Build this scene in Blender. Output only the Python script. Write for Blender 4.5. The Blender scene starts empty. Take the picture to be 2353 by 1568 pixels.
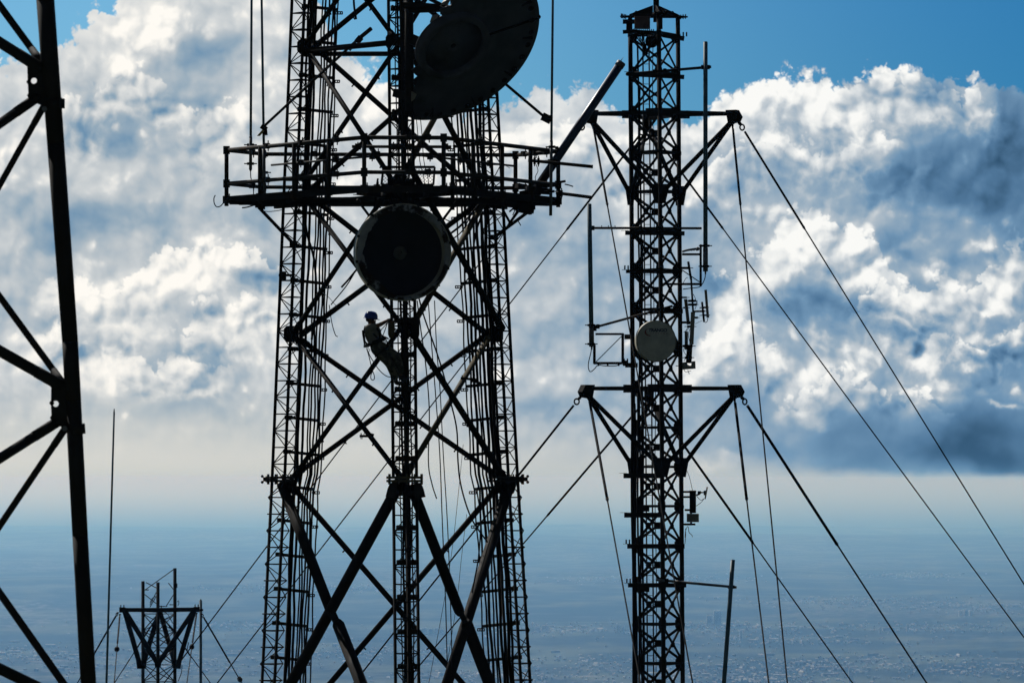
import bpy, math, random
from mathutils import Vector, Matrix
random.seed(7)
S = bpy.context.scene
COL = S.collection
V = Vector
R = math.radians

# ---------------------------------------------------------------- camera
# a level 200 mm lens; the view is raised with lens shift, so upright things stay upright
LENS = 200.0
F = LENS / 36.0 * 2352.0          # focal length for a picture 2352 wide
HZ = 1099.0                       # row of the eye level in that picture
cam_d = bpy.data.cameras.new('camera')
cam_d.lens = LENS
cam_d.sensor_width = 36.0
cam_d.shift_y = (HZ - 784.0) / 2352.0
cam_d.clip_start = 1.0
cam_d.clip_end = 400000.0
cam_d.dof.use_dof = True
cam_d.dof.focus_distance = 132.0
cam_d.dof.aperture_fstop = 9.0
cam = bpy.data.objects.new('camera', cam_d)
cam.rotation_euler = (R(90), 0, 0)
COL.objects.link(cam)
S.camera = cam

S.view_settings.view_transform = 'Standard'
S.view_settings.look = 'None'
S.view_settings.exposure = 0.0
S.view_settings.gamma = 1.0
S.view_settings.use_curve_mapping = False
S.cycles.use_denoising = True
S.cycles.max_bounces = 6
S.cycles.diffuse_bounces = 3
S.cycles.volume_bounces = 0
S.cycles.use_adaptive_sampling = False

SUN_AZ, SUN_EL = -28.0, 42.0      # degrees: sun behind the towers, high, to the left
SUN_DIR = V((math.sin(R(SUN_AZ)) * math.cos(R(SUN_EL)), math.cos(R(SUN_AZ)) * math.cos(R(SUN_EL)), math.sin(R(SUN_EL))))
sun_d = bpy.data.lights.new('sun', 'SUN')
sun_d.energy = 4.0
sun_d.angle = R(0.5)
sun_d.color = (1.0, 0.96, 0.90)
sun = bpy.data.objects.new('sun', sun_d)
sun.rotation_euler = SUN_DIR.to_track_quat('Z', 'Y').to_euler()
COL.objects.link(sun)


class NT:
    """small helper that writes a node tree as expressions"""
    def __init__(self, tree):
        self.t = tree
        tree.nodes.clear()

    def n(self, kind, **kw):
        nd = self.t.nodes.new(kind)
        for k, v in kw.items():
            setattr(nd, k, v)
        return nd

    def put(self, sock, v):
        if v is None:
            return
        if isinstance(v, bpy.types.NodeSocket):
            self.t.links.new(v, sock)
        else:
            sock.default_value = v

    def m(self, op, a=None, b=None, c=None, clamp=False):
        nd = self.n('ShaderNodeMath', operation=op, use_clamp=clamp)
        for s, v in zip(nd.inputs, (a, b, c)):
            self.put(s, v)
        return nd.outputs[0]

    def v(self, op, a=None, b=None, c=None, scale=None):
        nd = self.n('ShaderNodeVectorMath', operation=op)
        for s, x in zip(nd.inputs, (a, b, c)):
            self.put(s, x)
        if scale is not None:
            self.put(nd.inputs['Scale'], scale)
        return nd.outputs['Value'] if op in ('LENGTH', 'DOT_PRODUCT', 'DISTANCE') else nd.outputs[0]

    def step(self, x, a, b, lo=0.0, hi=1.0, kind='SMOOTHSTEP'):
        nd = self.n('ShaderNodeMapRange', interpolation_type=kind, clamp=True)
        for s, val in zip(nd.inputs, (x, a, b, lo, hi)):
            self.put(s, val)
        return nd.outputs[0]

    def noise(self, vec, scale, detail=6.0, rough=0.55, dist=0.0, dim='3D', lac=2.0):
        nd = self.n('ShaderNodeTexNoise', noise_dimensions=dim)
        self.put(nd.inputs['Vector'], vec)
        self.put(nd.inputs['Scale'], scale)
        nd.inputs['Detail'].default_value = detail
        nd.inputs['Roughness'].default_value = rough
        nd.inputs['Lacunarity'].default_value = lac
        nd.inputs['Distortion'].default_value = dist
        return nd.outputs

    def voro(self, vec, scale, detail=0.0, rough=0.5, smooth=0.3, dim='3D'):
        nd = self.n('ShaderNodeTexVoronoi', voronoi_dimensions=dim, feature='F1', normalize=False)
        self.put(nd.inputs['Vector'], vec)
        self.put(nd.inputs['Scale'], scale)
        nd.inputs['Detail'].default_value = detail
        nd.inputs['Roughness'].default_value = rough
        return nd.outputs['Distance']

    def mix(self, f, a, b, blend='MIX'):
        nd = self.n('ShaderNodeMix', data_type='RGBA', blend_type=blend)
        self.put(nd.inputs[0], f)
        self.put(nd.inputs[6], a)
        self.put(nd.inputs[7], b)
        return nd.outputs[2]

    def ramp(self, x, stops, interp='LINEAR'):
        nd = self.n('ShaderNodeValToRGB')
        cr = nd.color_ramp
        cr.interpolation = interp
        while len(cr.elements) < len(stops):
            cr.elements.new(0.5)
        for e, (p, c) in zip(cr.elements, stops):
            e.position = p
            e.color = (*c, 1.0)
        self.put(nd.inputs[0], x)
        return nd.outputs[0]

    def curve(self, x, pts):
        nd = self.n('ShaderNodeFloatCurve')
        c = nd.mapping.curves[0]
        while len(c.points) < len(pts):
            c.points.new(0.5, 0.5)
        for p, (a, b) in zip(c.points, pts):
            p.location = (a, b)
            p.handle_type = 'AUTO'
        nd.mapping.update()
        self.put(nd.inputs['Value'], x)
        return nd.outputs[0]


def lin(*c):
    return tuple((v / 255 / 12.92) if v / 255 <= 0.04045 else ((v / 255 + 0.055) / 1.055) ** 2.4 for v in c)


def az_el(x, y):
    return math.degrees(math.atan((x - 1176.0) / F)), math.degrees(math.atan((HZ - y) / F))


# ---------------------------------------------------------------- world: clear sky and banks of cumulus
# clouds live in azimuth / elevation (degrees), each bank set where it stands in the sky
W = bpy.data.worlds.new('World')
S.world = W
W.use_nodes = True
PX = 228.06                       # picture pixels to one degree
w = NT(W.node_tree)
_g = w.n('ShaderNodeTexCoord').outputs['Generated']
_s = w.n('ShaderNodeSeparateXYZ')
w.put(_s.inputs[0], _g)
AZ = w.m('DEGREES', w.m('ARCTAN2', _s.outputs[0], _s.outputs[1]))
EL = w.m('DEGREES', w.m('ARCSINE', _s.outputs[2]))
_c = w.n('ShaderNodeCombineXYZ')
w.put(_c.inputs[0], AZ)
w.put(_c.inputs[1], EL)
P0 = _c.outputs[0]

# slow and quick warps give the banks their ragged, curling outlines
wA = w.v('MULTIPLY', w.v('SUBTRACT', w.noise(P0, 0.75, 3.0, 0.5, dim='2D')['Color'], (0.5, 0.5, 0.5)), (1.0, 0.7, 0.0))
P1 = w.v('ADD', P0, wA)
wB = w.v('MULTIPLY', w.v('SUBTRACT', w.noise(P0, 2.6, 5.0, 0.55, dim='2D')['Color'], (0.5, 0.5, 0.5)), (0.42, 0.36, 0.0))
P2 = w.v('ADD', P1, wB)


def blobs(p, items):
    acc = None
    for (x, y, rx, ry, a) in items:
        cx, cy = az_el(x, y)
        sx, sy = PX / rx, PX / ry
        q = w.v('MULTIPLY_ADD', p, (sx, sy, 0.0), (-cx * sx, -cy * sy, 0.0))
        b = w.step(w.v('LENGTH', q), 0.0, 1.0, a, 0.0)
        acc = b if acc is None else w.m('ADD', acc, b)
    return acc


def puff(p):
    """billowing detail field, about -1 .. 1"""
    a = w.m('SUBTRACT', w.noise(p, 1.25, 7.0, 0.52, dim='2D')['Fac'], 0.5)
    b = w.m('SUBTRACT', 0.40, w.voro(p, 2.4, 2.0, 0.5, 0.3, '2D'))
    return w.m('ADD', w.m('MULTIPLY', a, 1.8), w.m('MULTIPLY', b, 1.2))


SHIFT = (-0.055, 0.085, 0.0)      # towards the sun, up and to the left
pw = w.v('ADD', P0, w.v('SCALE', w.v('ADD', wA, wB), scale=0.30))
d0 = puff(pw)
d1 = puff(w.v('ADD', pw, SHIFT))
relief = w.m('SUBTRACT', d0, d1)                     # > 0 on the sides that face the sun
fine = w.m('SUBTRACT', w.noise(pw, 4.2, 6.0, 0.58, dim='2D')['Fac'], 0.5)

# --- where the cloud deck ends against the blue
sky_pts = [(-400, 150), (0, 110), (130, 72), (190, 20), (260, -40), (420, -120), (640, -130), (730, -40), (790, 95), (870, 125), (930, 170), (1030, 215), (1130, 215),
           (1180, 205), (1225, 165), (1290, 180), (1350, 160), (1400, 205), (1480, 235), (1560, 240), (1640, 195), (1730, 165), (1830, 126), (1880, 142),
           (1940, 150), (1990, 132), (2080, 118), (2140, 140), (2220, 146), (2300, 165), (2360, 180), (2700, 240)]
x0, x1, y0, y1 = -400.0, 2700.0, -200.0, 300.0
tx = w.m('DIVIDE', w.m('SUBTRACT', w.m('ADD', AZ, w.m('MULTIPLY', fine, 0.10)), az_el(x0, 0)[0]), az_el(x1, 0)[0] - az_el(x0, 0)[0], clamp=True)
top = w.curve(tx, [((x - x0) / (x1 - x0), (y - y0) / (y1 - y0)) for x, y in sky_pts])
e_hi, e_lo = az_el(0, y0)[1], az_el(0, y1)[1]
top_el = w.m('MULTIPLY_ADD', top, e_lo - e_hi, e_hi)
lobes = w.m('SUBTRACT', 0.30, w.voro(w.v('ADD', P0, w.v('SCALE', wB, scale=0.35)), 4.2, 3.0, 0.6, 0.25, '2D'))
under = w.m('ADD', w.m('SUBTRACT', top_el, EL), w.m('ADD', w.m('MULTIPLY', lobes, 0.22), w.m('MULTIPLY', fine, 0.26)))
deck_a = w.step(under, -0.015, 0.085)
edge_depth = w.step(under, 0.0, 0.9)                 # 0 at the rim of the deck, 1 well inside

# --- large light and dark masses of the deck
light = [(40, 330, 190, 200, .30), (330, 70, 200, 130, .55), (250, 170, 130, 90, .30), (640, 250, 180, 130, .35), (600, 70, 130, 120, .35), (230, 420, 170, 90, .22),
         (520, 400, 160, 90, .16), (180, 640, 120, 110, .40), (500, 545, 110, 60, .75), (430, 610, 150, 70, .60), (560, 590, 90, 45, .35), (330, 660, 150, 90, .35),
         (300, 770, 120, 60, .40), (560, 760, 170, 90, .35), (90, 850, 150, 130, .34), (240, 880, 110, 60, .30), (620, 850, 140, 80, .30), (880, 260, 190, 160, .42), (800, 420, 170, 150, .34),
         (1010, 420, 190, 160, .40), (1210, 330, 160, 120, .40), (1270, 230, 90, 60, .45), (1390, 300, 120, 90, .40), (1230, 860, 170, 100, .30), (1240, 640, 170, 150, .20), (780, 660, 140, 150, .22),
         (790, 1010, 230, 90, .25), (950, 680, 200, 160, .2), (1420, 470, 130, 120, .30),
         (1650, 270, 130, 90, .50), (1760, 215, 130, 70, .60), (1870, 185, 120, 60, .55), (1900, 270, 150, 80, .50), (2040, 165, 130, 55, .55), (1760, 330, 110, 50, .42), (1960, 300, 130, 60, .40), (2090, 190, 90, 60, .40),
         (2160, 160, 60, 35, .45), (2250, 175, 90, 45, .55), (2230, 240, 90, 60, .40), (2330, 205, 50, 30, .3),
         (1640, 420, 90, 70, .3), (1870, 460, 140, 75, .42), (1800, 520, 130, 100, .55), (2000, 520, 120, 85, .55), (1880, 590, 170, 80, .42), (1780, 660, 90, 90, .45), (1740, 620, 60, 70, .3), (2060, 610, 80, 60, .28),
         (2085, 385, 28, 40, .45), (2095, 440, 32, 45, .4), (2150, 475, 60, 45, .38), (2210, 500, 60, 60, .34), (2170, 560, 100, 55, .38), (2040, 645, 90, 45, .50), (2180, 640, 170, 60, .50), (2310, 560, 110, 90, .60), (2330, 660, 120, 80, .45),
         (2250, 690, 130, 40, .35), (2160, 720, 90, 40, .38), (2230, 770, 80, 30, .36), (2090, 690, 50, 24, .25), (2330, 760, 60, 60, .45), (2255, 700, 60, 18, .3),
         (1680, 740, 110, 100, .42), (1640, 820, 110, 110, .34), (1760, 790, 80, 60, .22), (1960, 760, 45, 40, .35), (1930, 850, 120, 75, .62), (2020, 830, 70, 60, .38), (1840, 800, 40, 40, .34), (1830, 890, 85, 75, .52), (1780, 860, 60, 40, .3),
         (1880, 945, 55, 30, .50), (1800, 950, 70, 24, .22), (2110, 880, 90, 65, .48), (2070, 920, 90, 35, .38), (2190, 835, 45, 35, .36), (2160, 920, 60, 28, .25), (2310, 890, 42, 26, .40), (2280, 925, 60, 14, .45), (1640, 1060, 90, 45, .55), (1700, 1040, 60, 30, .3), (1620, 860, 60, 40, .3)]
dark = [(290, 300, 150, 100, -.42), (440, 260, 120, 110, -.20), (490, 130, 100, 80, -.42), (370, 130, 70, 60, -.16), (180, 530, 150, 80, -.42), (330, 500, 120, 70, -.20), (60, 480, 90, 70, -.12), (620, 650, 110, 75, -.55), (570, 500, 80, 50, -.18), (260, 730, 60, 40, -.16),
        (430, 860, 170, 70, -.30), (400, 950, 200, 50, -.34), (130, 720, 80, 40, -.16), (720, 520, 90, 80, -.1), (1180, 240, 60, 60, -.22), (1190, 560, 110, 90, -.22), (860, 950, 150, 60, -.15), (1330, 640, 130, 200, -.18), (1290, 950, 150, 60, -.18),
        (2150, 250, 110, 60, -.44), (2330, 300, 150, 140, -.62), (2180, 330, 160, 80, -.24), (1980, 385, 160, 50, -.42), (2120, 410, 150, 90, -.40), (1700, 400, 110, 60, -.18), (2290, 440, 150, 110, -.52), (1930, 690, 60, 60, -.50), (1980, 690, 60, 40, -.2), (2050, 560, 60, 60, -.26), (2110, 610, 50, 40, -.25), (2240, 600, 40, 40, -.2),
        (1650, 660, 60, 90, -.34), (1850, 740, 140, 90, -.44), (2020, 740, 120, 90, -.40), (2260, 810, 120, 50, -.30), (1740, 700, 60, 60, -.2), (2110, 790, 90, 40, -.3), (1700, 950, 100, 70, -.15), (1960, 960, 180, 60, -.30), (1960, 1010, 240, 60, -.30), (2260, 990, 220, 90, -.62), (2190, 1060, 340, 70, -.62), (1900, 1070, 160, 40, -.25), (1760, 1030, 120, 60, -.2), (2352, 1060, 140, 70, -.18)]
calm = w.m('MULTIPLY', w.step(EL, 0.45, 0.95, 1.0, 0.0), w.step(AZ, 1.4, 2.6))      # smooth slate base of the deck
calm = w.m('SUBTRACT', 1.0, w.m('MULTIPLY', calm, 0.88))
sun_lit = blobs(P2, light)
mass = w.m('ADD', w.m('MULTIPLY', sun_lit, 0.50), w.m('MULTIPLY', blobs(P1, dark), 0.66))
heap = w.step(w.m('ADD', sun_lit, w.m('MULTIPLY', d0, 0.46)), 0.03, 0.40)     # crisp heaps inside the soft masses
heap2 = w.step(w.m('ADD', sun_lit, w.m('MULTIPLY', d0, 0.60)), 0.34, 0.66)

# base tone of the deck by azimuth: paler to the left, slate to the right
base = w.curve(w.m('DIVIDE', w.m('ADD', AZ, 6.0), 12.0, clamp=True), [(0.0, .50), (0.3, .51), (0.55, .46), (0.72, .34), (0.85, .23), (1.0, .15)])
tone = w.m('ADD', base, mass)
tone = w.m('ADD', tone, w.m('MULTIPLY', d0, 0.075))
tone = w.m('ADD', tone, w.m('MULTIPLY', w.m('MULTIPLY', heap, calm), 0.13))
tone = w.m('ADD', tone, w.m('MULTIPLY', w.m('MULTIPLY', heap2, calm), 0.10))
tone = w.m('ADD', tone, w.m('MULTIPLY', w.m('MULTIPLY', relief, calm), w.m('MULTIPLY_ADD', heap, 0.50, 0.13)))
tone = w.m('ADD', tone, w.m('MULTIPLY', fine, w.m('MULTIPLY_ADD', heap, 0.15, 0.04)))


def bank(pts, depth_px, gain):
    """a heap of cumulus with a crisp lobed crest that melts away downward"""
    xa, xb = pts[0][0], pts[-1][0]
    ya, yb = min(q[1] for q in pts) - 30, max(q[1] for q in pts) + 30
    A, B = az_el(xa, 0)[0], az_el(xb, 0)[0]
    u = w.m('DIVIDE', w.m('SUBTRACT', w.m('ADD', AZ, w.m('MULTIPLY', fine, 0.14)), A), B - A, clamp=True)
    c = w.curve(u, [((x - xa) / (xb - xa), (y - ya) / (yb - ya)) for x, y in pts])
    ea, eb = az_el(0, ya)[1], az_el(0, yb)[1]
    dep = w.m('SUBTRACT', w.m('MULTIPLY_ADD', c, eb - ea, ea), EL)
    dep = w.m('ADD', dep, w.m('ADD', w.m('MULTIPLY', lobes, 0.24), w.m('MULTIPLY', d0, 0.10)))
    al = w.m('MULTIPLY', w.step(dep, -0.01, 0.06), w.step(w.m('ADD', dep, w.m('MULTIPLY', d0, 0.35)), 0.05, depth_px / PX, 1.0, 0.0))
    win = w.m('MULTIPLY', w.step(u, 0.0, 0.14), w.step(u, 0.86, 1.0, 1.0, 0.0))
    al = w.m('MULTIPLY', al, win)
    return w.m('MULTIPLY', w.m('MULTIPLY', al, calm), w.m('ADD', gain, w.m('MULTIPLY', relief, 0.42)))


for pts_, dp_, g_ in (
        ([(60, 690), (157, 576), (232, 618), (307, 595), (326, 561), (367, 543), (412, 520), (476, 528), (536, 505), (570, 520), (619, 543), (700, 600)], 150, .26),
        ([(380, 720), (440, 690), (476, 640), (532, 662), (570, 645), (610, 655), (650, 690), (720, 700)], 90, .14),
        ([(20, 760), (90, 700), (180, 735), (260, 742), (330, 770), (400, 760), (480, 790), (560, 800)], 110, .18),
        ([(100, 260), (170, 180), (240, 150), (310, 120), (380, 150), (450, 200), (520, 190), (600, 230), (680, 260)], 130, .12),
        ([(1600, 640), (1690, 560), (1740, 510), (1790, 470), (1850, 440), (1900, 452), (1950, 480), (2000, 500), (2040, 555), (2080, 600), (2150, 660)], 190, .30),
        ([(1930, 700), (1990, 655), (2040, 615), (2100, 625), (2160, 590), (2230, 605), (2280, 548), (2352, 500), (2460, 480)], 170, .30),
        ([(1760, 960), (1800, 890), (1850, 860), (1900, 815), (1950, 800), (2000, 825), (2040, 870), (2100, 850), (2170, 900), (2230, 940)], 120, .26),
        ([(1590, 760), (1640, 700), (1690, 690), (1740, 730), (1800, 780)], 110, .20),
        ([(2080, 720), (2140, 690), (2200, 715), (2260, 760), (2320, 700), (2400, 660)], 80, .20),
        ([(1150, 300), (1200, 240), (1260, 205), (1310, 215), (1370, 250), (1430, 300), (1500, 330)], 120, .16),
        ([(1560, 420), (1640, 330), (1720, 285), (1800, 260), (1880, 285), (1960, 270), (2040, 260), (2100, 300)], 130, .22),
        ([(1500, 300), (1600, 215), (1680, 180), (1760, 160), (1830, 128), (1890, 145), (1950, 155), (2000, 135), (2080, 125), (2140, 150), (2210, 160), (2280, 200), (2340, 260)], 120, .26)):
    tone = w.m('ADD', tone, bank(pts_, dp_, g_))
rim = w.m('MULTIPLY', w.m('SUBTRACT', 1.0, edge_depth), 0.16)
tone = w.m('ADD', tone, rim)
TONES = [(0.00, lin(48, 82, 112)), (0.17, lin(82, 120, 155)), (0.34, lin(112, 148, 180)), (0.48, lin(150, 172, 191)), (0.60, lin(186, 196, 205)), (0.71, lin(214, 219, 223)), (0.84, lin(238, 239, 238)), (1.0, lin(253, 252, 249))]
tone = w.m('MULTIPLY_ADD', tone, 0.74, 0.215)
cloud = w.ramp(tone, TONES)
cloud = w.mix(1.0, cloud, w.mix(w.step(AZ, -4.0, 3.5), (1.02, 0.995, 0.955, 1), (0.975, 0.985, 0.985, 1)), 'MULTIPLY')

# --- flat base of the deck over the pale haze along the horizon
base_el = w.curve(w.m('DIVIDE', w.m('ADD', AZ, 6.0), 12.0, clamp=True), [(0.0, .62), (0.2, .66), (0.42, .55), (0.60, .38), (0.70, .22), (0.80, .135), (1.0, .13)])
soft = w.curve(w.m('DIVIDE', w.m('ADD', AZ, 6.0), 12.0, clamp=True), [(0.0, .55), (0.45, .45), (0.62, .30), (0.75, .10), (1.0, .075)])
bel = w.m('SUBTRACT', w.m('ADD', base_el, w.m('MULTIPLY', fine, 0.10)), 0.09)
pale = w.step(EL, w.m('SUBTRACT', bel, soft), w.m('ADD', bel, soft), 1.0, 0.0)
pale_col = w.mix(w.step(AZ, -5.0, 5.0), (*lin(214, 214, 207), 1), (*lin(186, 193, 195), 1))
pale_col = w.mix(w.step(EL, -0.25, 0.25), w.v('MULTIPLY', pale_col, (0.72, 0.83, 0.84)), pale_col)
pale_col = w.mix(w.step(EL, -0.58, -0.10), (0.03, 0.05, 0.09, 1), pale_col)
cloud = w.mix(pale, cloud, pale_col)

nishita = w.n('ShaderNodeTexSky', sky_type='NISHITA', sun_disc=False)
nishita.sun_elevation = R(SUN_EL)
nishita.sun_rotation = R(SUN_AZ)
nishita.altitude = 800.0
nishita.air_density = 1.0
nishita.dust_density = 0.3
nishita.ozone_density = 2.0
tint = w.mix(w.step(AZ, -4.0, 6.5), (0.27, 0.53, 0.73, 1), (0.05, 0.25, 0.49, 1))
tint = w.mix(w.step(w.m('ABSOLUTE', AZ), 12.0, 50.0), tint, (0.125, 0.125, 0.12, 1))
clear = w.mix(1.0, nishita.outputs[0], tint, 'MULTIPLY')
SKY_STRENGTH = 0.10
cloud10 = w.v('SCALE', cloud, scale=1.0 / SKY_STRENGTH)

# away from the towers the deck thins out to scattered cloud
far_cover = w.step(w.noise(_g, 2.2, 6.0, 0.55)['Fac'], 0.54, 0.70, 0.0, 0.25)
front = w.step(w.m('ABSOLUTE', AZ), 14.0, 40.0, 1.0, 0.0)
a_all = w.m('ADD', w.m('MULTIPLY', deck_a, front), w.m('MULTIPLY', far_cover, w.m('SUBTRACT', 1.0, front)))
far_cloud = w.v('SCALE', (0.33, 0.31, 0.28), scale=1.0 / SKY_STRENGTH)
col = w.mix(a_all, clear, w.mix(front, far_cloud, cloud10))
bg = w.n('ShaderNodeBackground')
w.put(bg.inputs['Color'], col)
bg.inputs['Strength'].default_value = SKY_STRENGTH
out = w.n('ShaderNodeOutputWorld')
w.t.links.new(bg.outputs[0], out.inputs['Surface'])
W.cycles.sampling_method = 'MANUAL'
W.cycles.sample_map_resolution = 1024

# ---------------------------------------------------------------- materials
def mat(name, color, rough=0.6, metal=0.0, wear=None, scale=6.0, wear_at=(0.52, 0.68), spec=0.4):
    m = bpy.data.materials.new(name)
    m.use_nodes = True
    t = NT(m.node_tree)
    bs = t.n('ShaderNodeBsdfPrincipled')
    o = t.n('ShaderNodeOutputMaterial')
    t.t.links.new(bs.outputs[0], o.inputs['Surface'])
    pos = t.n('ShaderNodeTexCoord').outputs['Object']
    a = t.noise(pos, scale, 6.0, 0.6)['Fac']
    col = t.mix(t.step(a, 0.3, 0.7), (*[c * 0.75 for c in color], 1), (*[min(1, c * 1.2) for c in color], 1))
    if wear:
        b = t.noise(pos, scale * 0.43, 7.0, 0.65)['Fac']
        col = t.mix(t.step(b, wear_at[0], wear_at[1]), col, (*wear, 1))
    t.put(bs.inputs['Base Color'], col)
    t.put(bs.inputs['Roughness'], t.step(a, 0.2, 0.8, max(0.05, rough - 0.12), min(1, rough + 0.12)))
    bs.inputs['Metallic'].default_value = metal
    bs.inputs['Specular IOR Level'].default_value = spec
    return m


M = {
    'steel': mat('weathered_steel', (0.034, 0.031, 0.027), 0.75, 0.0, (0.06, 0.035, 0.02), 3.0, spec=0.12),
    'dark_steel': mat('dark_painted_steel', (0.022, 0.020, 0.018), 0.78, 0.0, (0.030, 0.023, 0.017), 4.0, spec=0.08),
    'near_steel': mat('black_painted_steel', (0.03, 0.029, 0.027), 0.75, 0.0, (0.04, 0.03, 0.022), 2.0, spec=0.12),
    'galv': mat('dull_galvanised_steel', (0.16, 0.17, 0.18), 0.55, 0.3, (0.12, 0.08, 0.05), 5.0, spec=0.3),
    'brown_steel': mat('rusty_brown_steel', (0.10, 0.085, 0.05), 0.85, 0.0, (0.05, 0.03, 0.02), 4.0, spec=0.2),
    'cable': mat('black_cable_sheath', (0.011, 0.0105, 0.010), 0.8, 0.0, None, 3.0, spec=0.1),
    'rope': mat('dark_rope', (0.03, 0.03, 0.03), 0.9, 0.0, None, 20.0, spec=0.1),
    'fibre': mat('blue_grey_fibreglass', (0.10, 0.19, 0.24), 0.5, 0.0, (0.07, 0.12, 0.15), 2.0, spec=0.3),
    'navy': mat('navy_blue_tube', (0.03, 0.05, 0.10), 0.4, 0.0, None, 2.0, spec=0.4),
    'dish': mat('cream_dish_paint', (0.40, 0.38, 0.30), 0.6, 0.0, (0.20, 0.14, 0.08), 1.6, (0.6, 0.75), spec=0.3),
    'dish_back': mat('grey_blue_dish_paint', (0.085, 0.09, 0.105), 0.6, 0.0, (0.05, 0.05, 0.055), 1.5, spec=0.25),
    'radome': mat('torn_radome_cloth', (0.32, 0.325, 0.33), 0.8, 0.0, (0.035, 0.025, 0.018), 2.6, (0.47, 0.53), spec=0.1),
    'white_face': mat('grey_white_dish_cover', (0.60, 0.58, 0.50), 0.6, 0.0, (0.42, 0.38, 0.30), 2.0, (0.55, 0.8), spec=0.3),
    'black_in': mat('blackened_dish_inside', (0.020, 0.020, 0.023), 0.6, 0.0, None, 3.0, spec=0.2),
    'panel': mat('beige_antenna_cover', (0.28, 0.27, 0.22), 0.6, 0.0, (0.18, 0.16, 0.12), 3.0, spec=0.3),
    'panel_dark': mat('dull_grey_feed_paint', (0.10, 0.095, 0.075), 0.7, 0.0, None, 3.0, spec=0.2),
    'box': mat('rusty_maroon_cabinet', (0.16, 0.10, 0.09), 0.7, 0.0, (0.08, 0.05, 0.045), 4.0, spec=0.2),
    'yellow': mat('yellowed_plastic', (0.45, 0.36, 0.10), 0.5, 0.0, None, 5.0),
    'navy_ink': mat('navy_lettering', (0.012, 0.016, 0.06), 0.6, 0.0, None, 4.0),
    'red_ink': mat('dull_red_emblem', (0.25, 0.035, 0.02), 0.6, 0.0, None, 4.0),
    'skin': mat('tanned_skin', (0.20, 0.10, 0.06), 0.55, 0.0, None, 8.0),
    'shirt': mat('khaki_grey_cloth', (0.21, 0.20, 0.17), 0.9, 0.0, (0.15, 0.14, 0.12), 9.0, spec=0.1),
    'trousers': mat('mottled_dark_trousers', (0.055, 0.052, 0.038), 0.9, 0.0, (0.13, 0.12, 0.09), 14.0, (0.48, 0.56), spec=0.1),
    'strap': mat('black_webbing', (0.015, 0.015, 0.015), 0.8, 0.0, None, 10.0, spec=0.1),
    'boot': mat('dark_leather', (0.02, 0.016, 0.013), 0.6, 0.0, None, 10.0),
    'helmet': mat('glossy_blue_plastic', (0.012, 0.05, 0.30), 0.22, 0.0, None, 3.0, spec=0.6),
    'hair': mat('dark_hair', (0.02, 0.014, 0.01), 0.7, 0.0, None, 12.0),
}


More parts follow.
